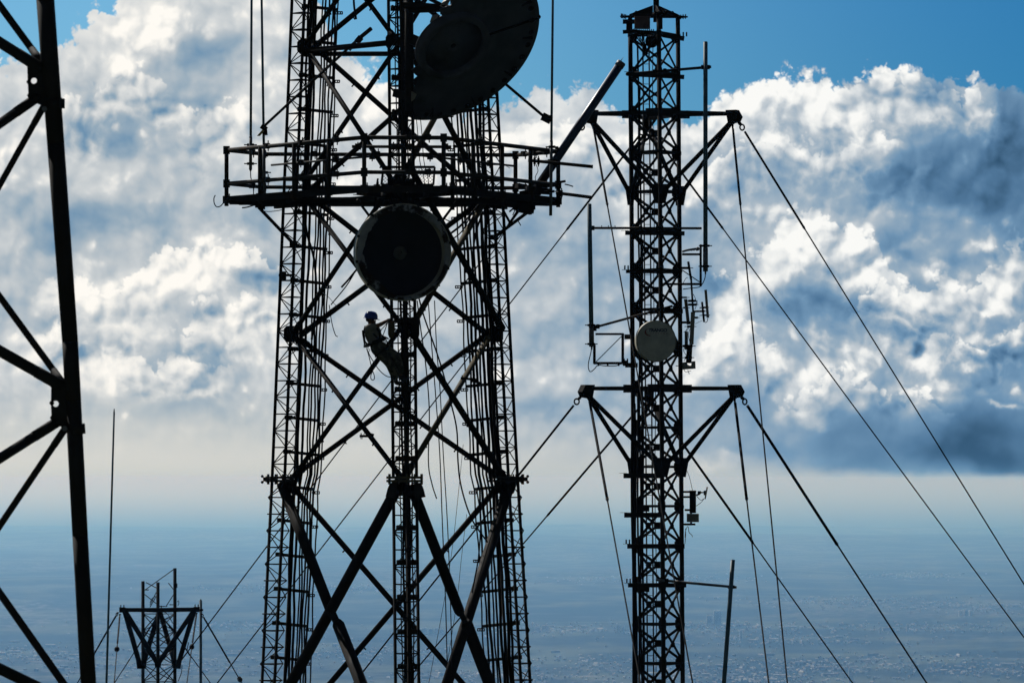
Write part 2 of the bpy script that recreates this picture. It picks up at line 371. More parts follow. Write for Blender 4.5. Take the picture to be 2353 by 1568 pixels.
# ---------------------------------------------------------------- mesh helpers
class MB:
    def __init__(self):
        self.v, self.f, self.s, self.mi = [], [], [], []
        self.cur = 0
        self.cuts = []

    def add(self, vs, fs, smooth=False):
        o = len(self.v)
        self.v += [V(x) for x in vs]
        for i, f in enumerate(fs):
            self.f.append([o + k for k in f])
            self.s.append(smooth if isinstance(smooth, bool) else smooth[i])
            self.mi.append(self.cur)
        return self

    def cut(self):
        """what follows is another piece of the same kind, an object of its own"""
        if self.v and (not self.cuts or self.cuts[-1][0] != len(self.v)):
            self.cuts.append((len(self.v), len(self.f)))
        return self

    def pieces(self):
        if not self.cuts:
            return [self]
        res = []
        ends = self.cuts + [(len(self.v), len(self.f))]
        v0 = f0 = 0
        for v1, f1 in ends:
            if v1 > v0:
                m = MB()
                m.v, m.s, m.mi = self.v[v0:v1], self.s[f0:f1], self.mi[f0:f1]
                m.f = [[i - v0 for i in f] for f in self.f[f0:f1]]
                res.append(m)
            v0, f0 = v1, f1
        return res

    @staticmethod
    def frame(d, up=None):
        d = d.normalized()
        u = V(up) if up is not None else V((0, 0, 1))
        if abs(d.dot(u.normalized())) > 0.98:
            u = V((0, 1, 0)) if abs(d.y) < 0.9 else V((1, 0, 0))
        x = d.cross(u).normalized()
        return x, x.cross(d).normalized()

    def tube(self, p, q, r, r2=None, n=8, cap=True):
        p, q = V(p), V(q)
        r2 = r if r2 is None else r2
        x, y = self.frame(q - p)
        ring = [(math.cos(2 * math.pi * k / n), math.sin(2 * math.pi * k / n)) for k in range(n)]
        vs = [p + (x * c + y * s) * r for c, s in ring] + [q + (x * c + y * s) * r2 for c, s in ring]
        fs = [[k, (k + 1) % n, n + (k + 1) % n, n + k] for k in range(n)]
        sm = [n > 5] * n
        if cap:
            fs += [list(range(n))[::-1], list(range(n, 2 * n))]
            sm += [False, False]
        return self.add(vs, fs, sm)

    def path(self, pts, r, n=6, radii=None):
        pts = [V(p) for p in pts]
        m = len(pts)
        vs, fs = [], []
        up = None
        for i, p in enumerate(pts):
            d = pts[min(i + 1, m - 1)] - pts[max(i - 1, 0)]
            x, y = self.frame(d, up)
            up = y
            rr = radii[i] if radii else r
            vs += [p + (x * math.cos(2 * math.pi * k / n) + y * math.sin(2 * math.pi * k / n)) * rr for k in range(n)]
        for i in range(m - 1):
            for k in range(n):
                a, b = i * n + k, i * n + (k + 1) % n
                fs.append([a, b, b + n, a + n])
        sm = [True] * len(fs) + [False, False]
        fs += [list(range(n))[::-1], list(range((m - 1) * n, m * n))]
        return self.add(vs, fs, sm)

    def beam(self, p, q, w, h, up=None):
        """square bar from p to q; h is measured along up"""
        p, q = V(p), V(q)
        x, y = self.frame(q - p, up)
        x, y = x * w / 2, y * h / 2
        c = [-x - y, x - y, x + y, -x + y]
        return self.add([p + k for k in c] + [q + k for k in c], [[3, 2, 1, 0], [4, 5, 6, 7], [0, 1, 5, 4], [1, 2, 6, 5], [2, 3, 7, 6], [3, 0, 4, 7]])

    def angle(self, p, q, w, t, up=None):
        """rolled steel angle: two flanges"""
        p, q = V(p), V(q)
        x, y = self.frame(q - p, up)
        self.beam(p + x * (w / 2 - t / 2), q + x * (w / 2 - t / 2), t, w, y)
        return self.beam(p - y * (w / 2 - t / 2) - x * (t / 2 + 0.001), q - y * (w / 2 - t / 2) - x * (t / 2 + 0.001), w - t - 0.002, t, y)

    def channel(self, p, q, w, h, t=0.012, up=None):
        p, q = V(p), V(q)
        x, y = self.frame(q - p, up)
        self.beam(p + x * (w / 2), q + x * (w / 2), t, h, y)
        for sgn in (-1, 1):
            o = y * sgn * (h / 2 - t / 2) - x * (t / 2 + 0.001)
            self.beam(p + o, q + o, w - t, t, y)
        return self

    def box(self, c, sx, sy, sz, rz=0.0, ry=0.0):
        c = V(c)
        m = Matrix.Rotation(rz, 3, 'Z') @ Matrix.Rotation(ry, 3, 'Y')
        vs = [c + m @ V((i * sx / 2, j * sy / 2, k * sz / 2)) for k in (-1, 1) for j in (-1, 1) for i in (-1, 1)]
        return self.add(vs, [[0, 2, 3, 1], [4, 5, 7, 6], [0, 1, 5, 4], [1, 3, 7, 5], [3, 2, 6, 7], [2, 0, 4, 6]])

    def prism(self, pts, d):
        """flat outline with thickness vector d"""
        d = V(d)
        pts = [V(p) for p in pts]
        n = len(pts)
        vs = [p - d / 2 for p in pts] + [p + d / 2 for p in pts]
        return self.add(vs, [list(range(n))[::-1], list(range(n, 2 * n))] + [[k, (k + 1) % n, n + (k + 1) % n, n + k] for k in range(n)])

    def lathe(self, prof, o, ax, n=48, a0=0.0, a1=2 * math.pi, ref=None, smooth=True):
        """profile of (radius, height) turned round the axis ax through o"""
        o, ax = V(o), V(ax).normalized()
        x, y = self.frame(ax, ref)
        full = abs(a1 - a0 - 2 * math.pi) < 1e-6
        cols = n if full else n + 1
        vs, fs = [], []
        for i in range(cols):
            a = a0 + (a1 - a0) * i / n
            e = x * math.cos(a) + y * math.sin(a)
            for (r, h) in prof:
                vs.append(o + e * r + ax * h)
        m = len(prof)
        for i in range(n):
            j = (i + 1) % cols
            for k in range(m - 1):
                fs.append([i * m + k, j * m + k, j * m + k + 1, i * m + k + 1])
        return self.add(vs, fs, smooth)

    def ball(self, c, r, n=12, sz=1.0):
        prof = [(r * math.sin(math.pi * k / 8), -r * sz * math.cos(math.pi * k / 8)) for k in range(9)]
        prof[0] = (1e-4, prof[0][1]); prof[-1] = (1e-4, prof[-1][1])
        return self.lathe(prof, c, (0, 0, 1), n)

    def ring(self, c, ax, R0, r, n=20, m=6):
        ax = V(ax).normalized()
        prof = [(R0 + r * math.cos(2 * math.pi * k / m), r * math.sin(2 * math.pi * k / m)) for k in range(m + 1)]
        return self.lathe(prof, c, ax, n)


def link(name, mb, m, base, parent=None):
    me = bpy.data.meshes.new(name)
    me.from_pydata([tuple(p - base) for p in mb.v], [], mb.f)
    ms = m if isinstance(m, (list, tuple)) else [m]
    for x in ms:
        me.materials.append(M[x] if isinstance(x, str) else x)
    me.polygons.foreach_set('use_smooth', mb.s)
    me.polygons.foreach_set('material_index', mb.mi)
    me.update()
    o = bpy.data.objects.new(name, me)
    COL.objects.link(o)
    if parent is not None:
        o.parent = parent
    else:
        o.location = base
    return o


class Thing:
    """an Empty at the base of a thing, its parts made in world coordinates"""
    def __init__(self, name, label, cat, base, group=None):
        self.base = V(base)
        o = bpy.data.objects.new(name, None)
        o.empty_display_size = 0.2
        COL.objects.link(o)
        o.location = self.base
        o['label'] = label
        o['category'] = cat
        if group:
            o['group'] = group
        self.o = o

    def part(self, name, mb, m, parent=None, label=None):
        for one in mb.pieces():
            p = link(name, one, m, self.base, parent or self.o)
            if label:
                p['label'] = label
        return p


def single(name, mb, m, label, cat, base, group=None):
    o = link(name, mb, m, V(base))
    o['label'] = label
    o['category'] = cat
    if group:
        o['group'] = group
    return o


def P(x, y, D):
    """point at distance D whose direction is column x, row y of a picture 2352 wide"""
    return V(((x - 1176.0) * D / F, D, (HZ - y) * D / F))


K = 2352.0 / 2996.0


def N(x, y, D):
    """the same with columns and rows of a picture 2996 wide"""
    return P(x * K, y * K, D)


def line_pts(a, b, n):
    return [a.lerp(b, k / n) for k in range(n + 1)]


def hang(a, b, sag, n=10):
    return [a.lerp(b, k / n) - V((0, 0, sag * 4 * (k / n) * (1 - k / n))) for k in range(n + 1)]


def curve_through(pts, n=6):
    """Catmull-Rom through the points"""
    pts = [V(p) for p in pts]
    q = [pts[0] * 2 - pts[1]] + pts + [pts[-1] * 2 - pts[-2]]
    outp = []
    for i in range(1, len(q) - 2):
        for k in range(n):
            t = k / n
            a, b, c, d = q[i - 1], q[i], q[i + 1], q[i + 2]
            outp.append(0.5 * ((2 * b) + (c - a) * t + (2 * a - 5 * b + 4 * c - d) * t * t + (3 * b - a - 3 * c + d) * t ** 3))
    outp.append(pts[-1])
    return outp

# ---------------------------------------------------------------- land: the summit under the towers and the plain far below
GZ = -30.0                        # summit level, eye level is 0
PLAIN = -800.0


def land_z(x, y):
    r = math.hypot(x, y)
    if r < 480:
        return GZ
    if r < 5200:
        t = (r - 480) / 4720
        s = t * t * (3 - 2 * t)
        return GZ + (PLAIN - GZ) * min(1.0, (1 - (1 - t) ** 2.4))
    h = 0.0
    for (kx, ky, ph, a) in ((.00021, .00017, 1.0, 26), (.00047, -.00029, 2.2, 16), (-.00083, .0011, 0.7, 9), (.0021, .0013, 4.0, 5)):
        h += a * math.sin(kx * x + ky * y + ph)
    far = max(0.0, min(1.0, (r - 45000) / 20000))
    h += far * 60 * (0.5 + 0.5 * math.sin(x * 0.00055 + 1.3)) * (0.6 + 0.4 * math.sin(x * 0.0017 + y * 0.0002))
    return PLAIN + h * max(0.0, min(1.0, (r - 5200) / 6000))


def ground():
    mb = MB()
    radii = [0, 60, 150, 300, 480] + [480 * (5200 / 480) ** (k / 10) for k in range(1, 11)]
    radii += [5200 * (20000 / 5200) ** (k / 8) for k in range(1, 9)]
    radii += [20000 * (95000 / 20000) ** (k / 110) for k in range(1, 111)]
    radii = radii[1:]
    angs = []
    a = -180.0
    while a < 179.99:
        angs.append(a)
        a += 0.12 if -7.2 < a < 7.1 else 6.0 if abs(a) > 20 else 1.6
    vs = [V((0, 0, GZ))]
    for r in radii:
        for a in angs:
            x, y = r * math.sin(R(a)), r * math.cos(R(a))
            vs.append(V((x, y, land_z(x, y))))
    n = len(angs)
    fs = [[0, 1 + (k + 1) % n, 1 + k] for k in range(n)]
    for i in range(len(radii) - 1):
        for k in range(n):
            p, q = 1 + i * n + k, 1 + i * n + (k + 1) % n
            fs.append([p, q, q + n, p + n])
    mb.add(vs, fs, True)
    m = bpy.data.materials.new('green_lowland')
    m.use_nodes = True
    t = NT(m.node_tree)
    bs = t.n('ShaderNodeBsdfPrincipled')
    bs.inputs['Roughness'].default_value = 0.95
    bs.inputs['Specular IOR Level'].default_value = 0.05
    o = t.n('ShaderNodeOutputMaterial')
    t.t.links.new(bs.outputs[0], o.inputs['Surface'])
    pos = t.n('ShaderNodeTexCoord').outputs['Object']
    p2 = t.v('MULTIPLY', pos, (1.0, 0.45, 1.0))
    big = t.noise(p2, 0.00035, 5.0, 0.55)['Fac']
    mid = t.noise(p2, 0.0022, 6.0, 0.6)['Fac']
    small = t.noise(p2, 0.014, 4.0, 0.6)['Fac']
    col = t.mix(t.step(mid, 0.44, 0.66), (0.007, 0.013, 0.007, 1), (0.080, 0.098, 0.060, 1))  # foliage patches, contrast raised in the colour to stand for cloud shadow
    town = t.m('MULTIPLY', t.step(big, 0.48, 0.60), t.step(small, 0.50, 0.66))
    rows = t.noise(t.v('MULTIPLY', pos, (0.35, 0.6, 1.0)), 0.006, 5.0, 0.62)['Fac']
    col = t.mix(t.m('MULTIPLY', t.step(rows, 0.56, 0.74), 0.55), col, (0.16, 0.17, 0.15, 1))
    col = t.mix(t.m('MULTIPLY', t.step(rows, 0.42, 0.26), 0.8), col, (0.008, 0.014, 0.008, 1))
    col = t.mix(t.m('MULTIPLY', town, 0.8), col, (0.20, 0.20, 0.19, 1))
    fields = t.step(t.noise(p2, 0.0011, 3.0, 0.5)['Fac'], 0.60, 0.68)
    col = t.mix(t.m('MULTIPLY', fields, 0.5), col, (0.07, 0.08, 0.045, 1))
    t.put(bs.inputs['Base Color'], col)
    g = link('ground', mb, m, V((0, 0, 0)))
    g['kind'] = 'structure'


ground()


def on_land(x, y):
    """point of the plain seen in column x, row y of the 2352 picture"""
    d = V(((x - 1176) / F, 1.0, (HZ - y) / F))
    lo, hi = 6000.0, 84000.0
    for _ in range(40):
        mid = (lo + hi) / 2
        p = d * mid
        if p.z > land_z(p.x, p.y):
            lo = mid
        else:
            hi = mid
    return d * hi


# low houses of the far town: a mass nobody could count
def houses():
    rng = random.Random(11)
    mb = MB()
    centres = [(1330, 1520, 240, 14), (1560, 1545, 170, 16), (2080, 1322, 70, 4), (1830, 1470, 150, 8), (2250, 1395, 140, 8), (2020, 1515, 220, 10), (1750, 1560, 160, 10), (520, 1440, 170, 10), (820, 1500, 150, 14),
               (1270, 1445, 120, 8), (2150, 1440, 160, 7), (380, 1530, 160, 14), (1500, 1330, 130, 5), (1950, 1380, 160, 7), (2280, 1540, 120, 10), (700, 1350, 160, 5), (1700, 1440, 120, 7), (1100, 1555, 130, 8), (60, 1500, 120, 12), (1850, 1535, 110, 8)]
    for (cx, cy, sx, sy) in centres:
        for _ in range(200):
            x, y = rng.gauss(cx, sx * 0.95), rng.gauss(cy, sy * 0.9)
            if y < 1262:
                continue
            p = on_land(x, y)
            z = land_z(p.x, p.y)
            wd, dp, ht = rng.uniform(6, 15), rng.uniform(6, 12), rng.choice((2.8, 3, 3.5, 4, 6))
            if rng.random() < 0.035:
                wd, ht = rng.uniform(30, 70), rng.uniform(7, 12)
            a = rng.uniform(0, 3.1)
            c = V((p.x, p.y, z + ht / 2))
            mb.cur = rng.choice((0, 0, 1, 2, 2))
            mb.box(c, wd, dp, ht + 3, a)
            # pitched or parapet roof
            mt = Matrix.Rotation(a, 3, 'Z')
            zt = ht / 2 + 1.5
            rr = [c + mt @ V((i * wd / 2, j * dp / 2, zt)) for i, j in ((-1, -1), (1, -1), (1, 1), (-1, 1))] + [c + mt @ V((i * wd / 2, 0, zt + 1.6)) for i in (-1, 1)]
            mb.add(rr, [[0, 1, 5, 4], [2, 3, 4, 5], [1, 2, 5], [3, 0, 4]])
    ms = [mat('pale_house_wall', (0.60, 0.62, 0.62), 0.9, scale=0.05), mat('cream_house_wall', (0.46, 0.48, 0.46), 0.9, scale=0.05), mat('grey_house_roof', (0.30, 0.30, 0.31), 0.9, scale=0.05)]
    o = link('distant_houses', mb, ms, V((0, 25000, PLAIN)))
    o['kind'] = 'stuff'
    o['label'] = 'pale low houses of the far town scattered over the hazy lowland'


houses()

# apartment towers and blocks of the town, each a thing
TOWER_SPOTS = [  # centre column, foot row, width, height (2352 picture), label
    (1630, 1434, 13, 22, 'narrower of two pale apartment slabs side by side beyond the tilted pole antenna'),
    (1648, 1434, 17, 32, 'taller of two pale apartment slabs side by side beyond the tilted pole antenna'),
    (1702, 1472, 5, 26, 'slim white apartment tower alone between the tilted pole antenna and the steep guy wires'),
    (2022, 1452, 5, 12, 'small white block at the near end of a low white terrace on the plain'),
    (2042, 1448, 30, 8, 'long low white terrace beyond the lower guy wire on the plain'),
    (2085, 1450, 4, 18, 'thin white tower with a low white annex beside the long low terrace'),
    (2207, 1414, 9, 12, 'nearest block of a hazy trio of grey apartment blocks under the outer guy wire'),
    (2219, 1414, 8, 14, 'middle block of a hazy trio of grey apartment blocks under the outer guy wire'),
    (2231, 1413, 8, 11, 'farther block of a hazy trio of grey apartment blocks under the outer guy wire'),
    (1952, 1568, 5, 36, 'tall thin pale tower at the foot of the picture beside the lower guy wire'),
    (1957, 1566, 5, 26, 'shorter thin pale tower touching the tall one beside the lower guy wire'),
    (976, 1455, 10, 14, 'pale block seen first in a row of hazy blocks behind the central lattice leg'),
    (990, 1455, 9, 12, 'pale block second in a row of hazy blocks behind the central lattice leg'),
    (1003, 1454, 9, 13, 'pale block third in a row of hazy blocks behind the central lattice leg'),
    (1015, 1454, 8, 10, 'small pale block last in a row of hazy blocks behind the central lattice leg'),
    (1235, 1451, 12, 12, 'pale square block beside the big tower on the hazy plain'),
    (1252, 1450, 16, 15, 'wide pale block with a stepped roof beside the big tower on the hazy plain'),
    (1372, 1470, 7, 8, 'tiny bright block under the mast guy wire on the hazy plain'),
    (1420, 1452, 6, 18, 'faint slim apartment tower close to the foot of the guyed mast'),
    (1432, 1452, 5, 15, 'faint slim apartment tower touching the steep guy wire of the guyed mast'),
    (2140, 1454, 4, 7, 'tiny pale block on the plain between the two outer guy wires'),
]


def far_block(x, y, wpx, hpx, label):
    p = on_land(x, y)
    D = p.y
    wd, ht = wpx * D / F, hpx * D / F
    dp = max(12.0, min(22.0, wd * 0.8))
    z = land_z(p.x, p.y)
    base = V((p.x, p.y, z))
    t = Thing('apartment_block', label, 'building', base, 'apartment blocks on the far plain')
    b = MB()
    b.box(base + V((0, 0, ht / 2 - 3)), wd, dp, ht + 6)
    floors = max(2, int(ht / 3.4))
    for k in range(1, floors + 1):                     # floor slabs stand out as balconies
        b.box(base + V((0, -dp / 2 - 0.6, k * ht / floors - 0.25)), wd * 0.86, 1.2, 0.5)
    b.box(base + V((wd * 0.15, 0, ht + 1.4)), wd * 0.3, dp * 0.4, 2.8)
    t.part('wall', b, FAR_WALL)
    g = MB()
    cols = max(2, int(wd / 5))
    for k in range(cols):
        g.box(base + V((-wd / 2 + (k + 0.5) * wd / cols, -dp / 2 - 0.02, ht / 2)), wd / cols * 0.25, 0.06, ht * 0.92)
    t.part('window_strips', g, FAR_GLASS)


FAR_WALL = mat('pale_concrete', (0.74, 0.74, 0.72), 0.9, scale=0.03)
FAR_GLASS = mat('dark_window_glass', (0.06, 0.07, 0.08), 0.3, scale=0.05)
for s_ in TOWER_SPOTS:
    far_block(*s_)

# ---------------------------------------------------------------- the air between
hz = MB()
hz.box((0, 20000, (22.0 + PLAIN - 60) / 2), 230000, 150000, 22.0 - (PLAIN - 60))
hm = bpy.data.materials.new('haze')
hm.use_nodes = True
ht_ = NT(hm.node_tree)
pv = ht_.n('ShaderNodeVolumePrincipled')
pv.inputs['Color'].default_value = (0.19, 0.49, 0.95, 1)
pv.inputs['Absorption Color'].default_value = (1, 1, 1, 1)
pv.inputs['Density'].default_value = 2.75e-5
pv.inputs['Anisotropy'].default_value = 0.5
ho = ht_.n('ShaderNodeOutputMaterial')
ht_.t.links.new(pv.outputs[0], ho.inputs['Volume'])
hb = link('haze', hz, hm, V((0, 0, 0)))
hb['kind'] = 'stuff'

# ---------------------------------------------------------------- the big three-legged tower in the middle
D0 = 115.0
CX0 = -2.31
DEL = R(4.0)
LEG_ANG = {'L': R(150) + DEL, 'R': R(30) + DEL, 'C': R(270) + DEL}
BTM = GZ


def rho(z):
    # the foot below the splice stands a little wider and leans more
    if z > -0.06:
        return 2.639 - (z - 0.0) * 0.0557
    return 2.709 - z * 0.0627


def axis(leg, z):
    a = LEG_ANG[leg]
    r = rho(z)
    return V((-2.287 - 0.0075 * z + r * math.cos(a), D0 + r * math.sin(a), z))


def leg_at(leg, y, toward=None, off=0.0, out=0.0):
    """point of a leg axis at picture row y; off moves it toward another leg, out away from the tower's middle"""
    z = (HZ - y) * (D0 + rho(3) * math.sin(LEG_ANG[leg])) / F
    for _ in range(3):
        p = axis(leg, z)
        z = (HZ - y) * p.y / F
    p = axis(leg, z)
    if toward:
        p = p + (axis(toward, z) - p).normalized() * off
    if out:
        d = V((math.cos(LEG_ANG[leg]), math.sin(LEG_ANG[leg]), 0))
        p = p + d * out
    return p


big = Thing('lattice_tower', 'big three-legged lattice tower with a railed platform and two large dishes', 'tower', (CX0, D0, BTM))
Z_FL = (HZ - 1100) * D0 / F       # height of the splice flanges
CH_ANG = [R(36), R(156), R(276)]
ZTOP = 14.5


def chords(leg, z, r=0.266):
    c = axis(leg, z)
    return [c + V((r * math.cos(a), r * math.sin(a), 0)) for a in CH_ANG]


for leg in 'LRC':
    mb = MB()
    for (za, zb) in ((BTM, Z_FL - 0.05), (Z_FL + 0.05, ZTOP)):
        a, b = chords(leg, za), chords(leg, zb)
        for p, q in zip(a, b):
            mb.tube(p, q, 0.032, n=10)
    lg = big.part('leg', mb, 'dark_steel')
    lac = MB()
    step = 0.34
    z = Z_FL - 0.12
    k = 0
    lev = []
    z = -6.5
    while z < 12.5:
        lev.append(z)
        z += step
    for i in range(len(lev) - 1):
        a, b = chords(leg, lev[i]), chords(leg, lev[i + 1])
        for s in range(3):
            t = (s + 1) % 3
            lac.tube(a[s], a[t], 0.0145, n=6, cap=False)
            if (i + s) % 2:
                lac.tube(a[s], b[t], 0.0115, n=6, cap=False)
            else:
                lac.tube(a[t], b[s], 0.0115, n=6, cap=False)
    z = -6.5
    lev = []
    while z > BTM:
        lev.append(z)
        z -= 0.7
    for i in range(len(lev) - 1):
        a, b = chords(leg, lev[i]), chords(leg, lev[i + 1])
        for s in range(3):
            t = (s + 1) % 3
            lac.tube(a[s], a[t], 0.0105, n=5, cap=False)
            lac.tube(a[s], b[t], 0.009, n=5, cap=False)
    big.part('lacing', lac, 'dark_steel', lg)
    # splice: two thick plates with bolts
    fl = MB()
    for dz in (-0.034, 0.034):
        tri = []
        for kk in range(6):
            ang = CH_ANG[0] + kk * math.pi / 3
            rr = 0.42 if kk % 2 == 0 else 0.33
            tri.append(axis(leg, Z_FL + dz) + V((rr * math.cos(ang), rr * math.sin(ang), 0)))
        fl.prism(tri, (0, 0, 0.05))
    for kk in range(12):
        ang = CH_ANG[0] + kk * math.pi / 6
        rr = 0.36 if kk % 3 else 0.39
        if kk % 2:
            rr = 0.31
        c = axis(leg, Z_FL) + V((rr * math.cos(ang), rr * math.sin(ang), 0))
        fl.tube(c - V((0, 0, 0.105)), c + V((0, 0, 0.105)), 0.018, n=6)
    d = V((math.cos(LEG_ANG[leg]), math.sin(LEG_ANG[leg]), 0))
    if leg != 'C':
        sg = -1 if leg == 'L' else 1
        c = axis(leg, Z_FL) + V((sg * 0.30, 0, 0))
        fl.box(c, 0.24, 0.13, 0.085)
        for dx in (-0.07, 0.05):
            fl.ball(c + V((sg * 0.07 + dx, 0, 0.06)), 0.03, 8)
            fl.ball(c + V((sg * 0.07 + dx, 0, -0.06)), 0.03, 8)
    big.part('flange', fl, 'brown_steel' if leg == 'C' else 'steel')

for leg in 'LRC':                                     # concrete feet
    ft = MB()
    c = axis(leg, BTM)
    ft.lathe([(0.001, 0.9), (0.5, 0.9), (0.6, 0.0), (0.6, -1.5)], c - V((0, 0, 0.6)), (0, 0, 1), 16, smooth=False)
    big.part('footing', ft, 'galv')


def brace(a, ya, b, yb, r, m='dark_steel', oa=0.3, ob=0.3, n=12, bolts=True, shift=0.0):
    p, q = leg_at(a, ya, b, oa), leg_at(b, yb, a, ob)
    if shift:
        d = V((p.y - q.y, q.x - p.x, 0)).normalized() * shift
        p, q = p + d, q + d
    mb = MB()
    d = (q - p).normalized()
    mb.tube(p, q, r, n=n)
    # flattened ends and small step bolts
    mb.tube(p - d * 0.10, p + d * 0.12, r * 1.22, n=n)
    mb.tube(q - d * 0.12, q + d * 0.10, r * 1.22, n=n)
    if bolts:
        x, y = MB.frame(d)
        for t in (0.24, 0.63, 0.81):
            c = p.lerp(q, t)
            mb.tube(c, c - y * (r + 0.05), 0.017, n=6)
    return big.part('brace', mb, m)


TH, MD, BK = 0.078, 0.052, 0.050
# below the splice
brace('R', 1122, 'L', 1695, 0.060, oa=.30, ob=.3)
brace('L', 1122, 'R', 1695, 0.058, oa=.30, ob=.3, shift=0.14)
big_l = [('C', 1117, 'L', 1660, .28, .0), ('R', 1115, 'C', 1830, .05, .1)]
for a, ya, b, yb, oa, ob in big_l:
    brace(a, ya, b, yb, 0.112, oa=oa, ob=ob, n=16, bolts=False)


def thick(a, ya, b, yb, t_break, oa=.05):
    """front brace in two lengths spliced where it crosses its partner"""
    p, q = leg_at(a, ya, b, oa), leg_at(b, yb, a, .1)
    m0 = p.lerp(q, t_break)
    mb = MB()
    mb.tube(p, m0, 0.108, n=16)
    d = (q - p).normalized()
    mb.tube(m0, m0 + d * 0.10, 0.108, 0.075, n=16)
    o = V((0.05, -0.16, 0.0))
    m1 = m0 + d * 0.36 + o
    mb.tube(m1 - d * 0.10, m1, 0.08, 0.125, n=16)
    mb.tube(m1, q + o, 0.125, n=16)
    mb.beam(m0 - d * 0.15, m1 + d * 0.15, 0.16, 0.03)
    return big.part('brace', mb, 'dark_steel')


thick('L', 1112, 'C', 1850, 0.40)
thick('C', 1119, 'R', 1800, 0.405, oa=.26)
# between splice and the gussets above
brace('C', 1090, 'L', 778, MD, oa=.22, ob=.25)
brace('L', 1085, 'C', 745, MD, oa=.30, ob=.22, shift=0.12)
brace('L', 1085, 'R', 772, BK + .004, oa=.30, ob=.3)
brace('L', 785, 'R', 1085, BK + .004, oa=.28, ob=.3, shift=-0.12)
brace('C', 752, 'R', 1092, 0.066, oa=.2, ob=.2)
brace('C', 1096, 'R', 776, 0.058, 'brown_steel', oa=.22, ob=.25, shift=0.13)
# gussets to platform
brace('L', 752, 'C', 400, MD, oa=.28, ob=.15)
brace('L', 462, 'C', 752, MD, oa=.28, ob=.2, shift=0.12)
brace('L', 762, 'R', 468, BK + .006, oa=.3, ob=.3)
brace('L', 452, 'R', 764, BK + .006, oa=.3, ob=.3, shift=-0.12)
brace('R', 455, 'C', 762, 0.062, 'brown_steel', oa=.25, ob=.2)
brace('C', 385, 'R', 748, 0.066, oa=.1, ob=.2, shift=-0.13)
# platform to the node near the top
brace('L', 113, 'C', 440, MD, oa=.2, ob=.1)
brace('C', 94, 'L', 412, MD, oa=.2, ob=.2, shift=-0.12)
brace('L', 112, 'R', 440, BK + .004, oa=.3, ob=.3)
brace('R', 112, 'L', 436, BK + .004, oa=.3, ob=.3, shift=0.12)
brace('R', 460, 'C', 96, 0.06, oa=.2, ob=.2)
brace('C', 420, 'R', 108, 0.06, 'brown_steel', oa=.1, ob=.2, shift=0.13)
brace('L', 118, 'C', 96, 0.058, oa=.1, ob=.1, bolts=False)
brace('C', 96, 'R', 118, 0.058, oa=.1, ob=.1, bolts=False)
brace('L', 124, 'R', 124, 0.05, oa=.1, ob=.1, bolts=False)
# above the node
brace('L', 96, 'C', -200, 0.05, oa=.25, ob=.1)
brace('L', 108, 'R', -190, 0.055, oa=.25, ob=.1)
brace('C', 82, 'L', -190, 0.05, oa=.1, ob=.1, shift=0.12)
brace('C', 82, 'R', -190, 0.05, oa=.1, ob=.1)
brace('R', 108, 'L', -190, 0.05, oa=.2, ob=.1, shift=0.12)


def gusset(leg, y, w, h, sx=0.0, d=0.30, m='dark_steel'):
    c = leg_at(leg, y) + V((sx, 0, 0))
    mb = MB()
    mb.prism([c + V((i * w / 2, 0, j * h / 2)) for i, j in ((-1, -.62), (-.6, -1), (.6, -1), (1, -.62), (1, .62), (.6, 1), (-.6, 1), (-1, .62))], (0, d, 0))
    for i in (-.55, 0, .55):
        for j in (-.6, 0, .6):
            q = c + V((i * w / 2, -d / 2, j * h / 2))
            mb.tube(q, q - V((0, .02, 0)), 0.02, n=6)
    return big.part('gusset', mb, m)


gusset('L', 767, 0.30, 0.33, 0.03)
gusset('R', 767, 0.26, 0.33, -0.05)
gusset('C', 755, 0.13, 0.36, -0.25, 0.2, 'brown_steel')
gusset('C', 752, 0.13, 0.44, 0.24, 0.2)
gusset('L', 108, 0.24, 0.27, 0.03)
gusset('C', 96, 0.13, 0.24, -0.24, 0.2)
gusset('C', 96, 0.12, 0.24, 0.25, 0.2)
gusset('R', 112, 0.24, 0.27, -0.05)
gusset('L', 1116, 0.26, 0.30, 0.20, 0.2)
gusset('R', 1116, 0.26, 0.30, -0.20, 0.2)
for sx in (-.25, .24):                                # castings that carry the thick struts
    c = leg_at('C', 1122)
    mb = MB()
    sg = -1 if sx < 0 else 1
    mb.prism([c + V((sx - sg * .08, 0, .12)), c + V((sx + sg * .06, 0, .12)), c + V((sx + sg * .11, 0, .0)), c + V((sx + sg * .15, 0, -.16)), c + V((sx - sg * .05, 0, -.20))], (0, .20, 0))
    big.part('gusset', mb, 'steel')

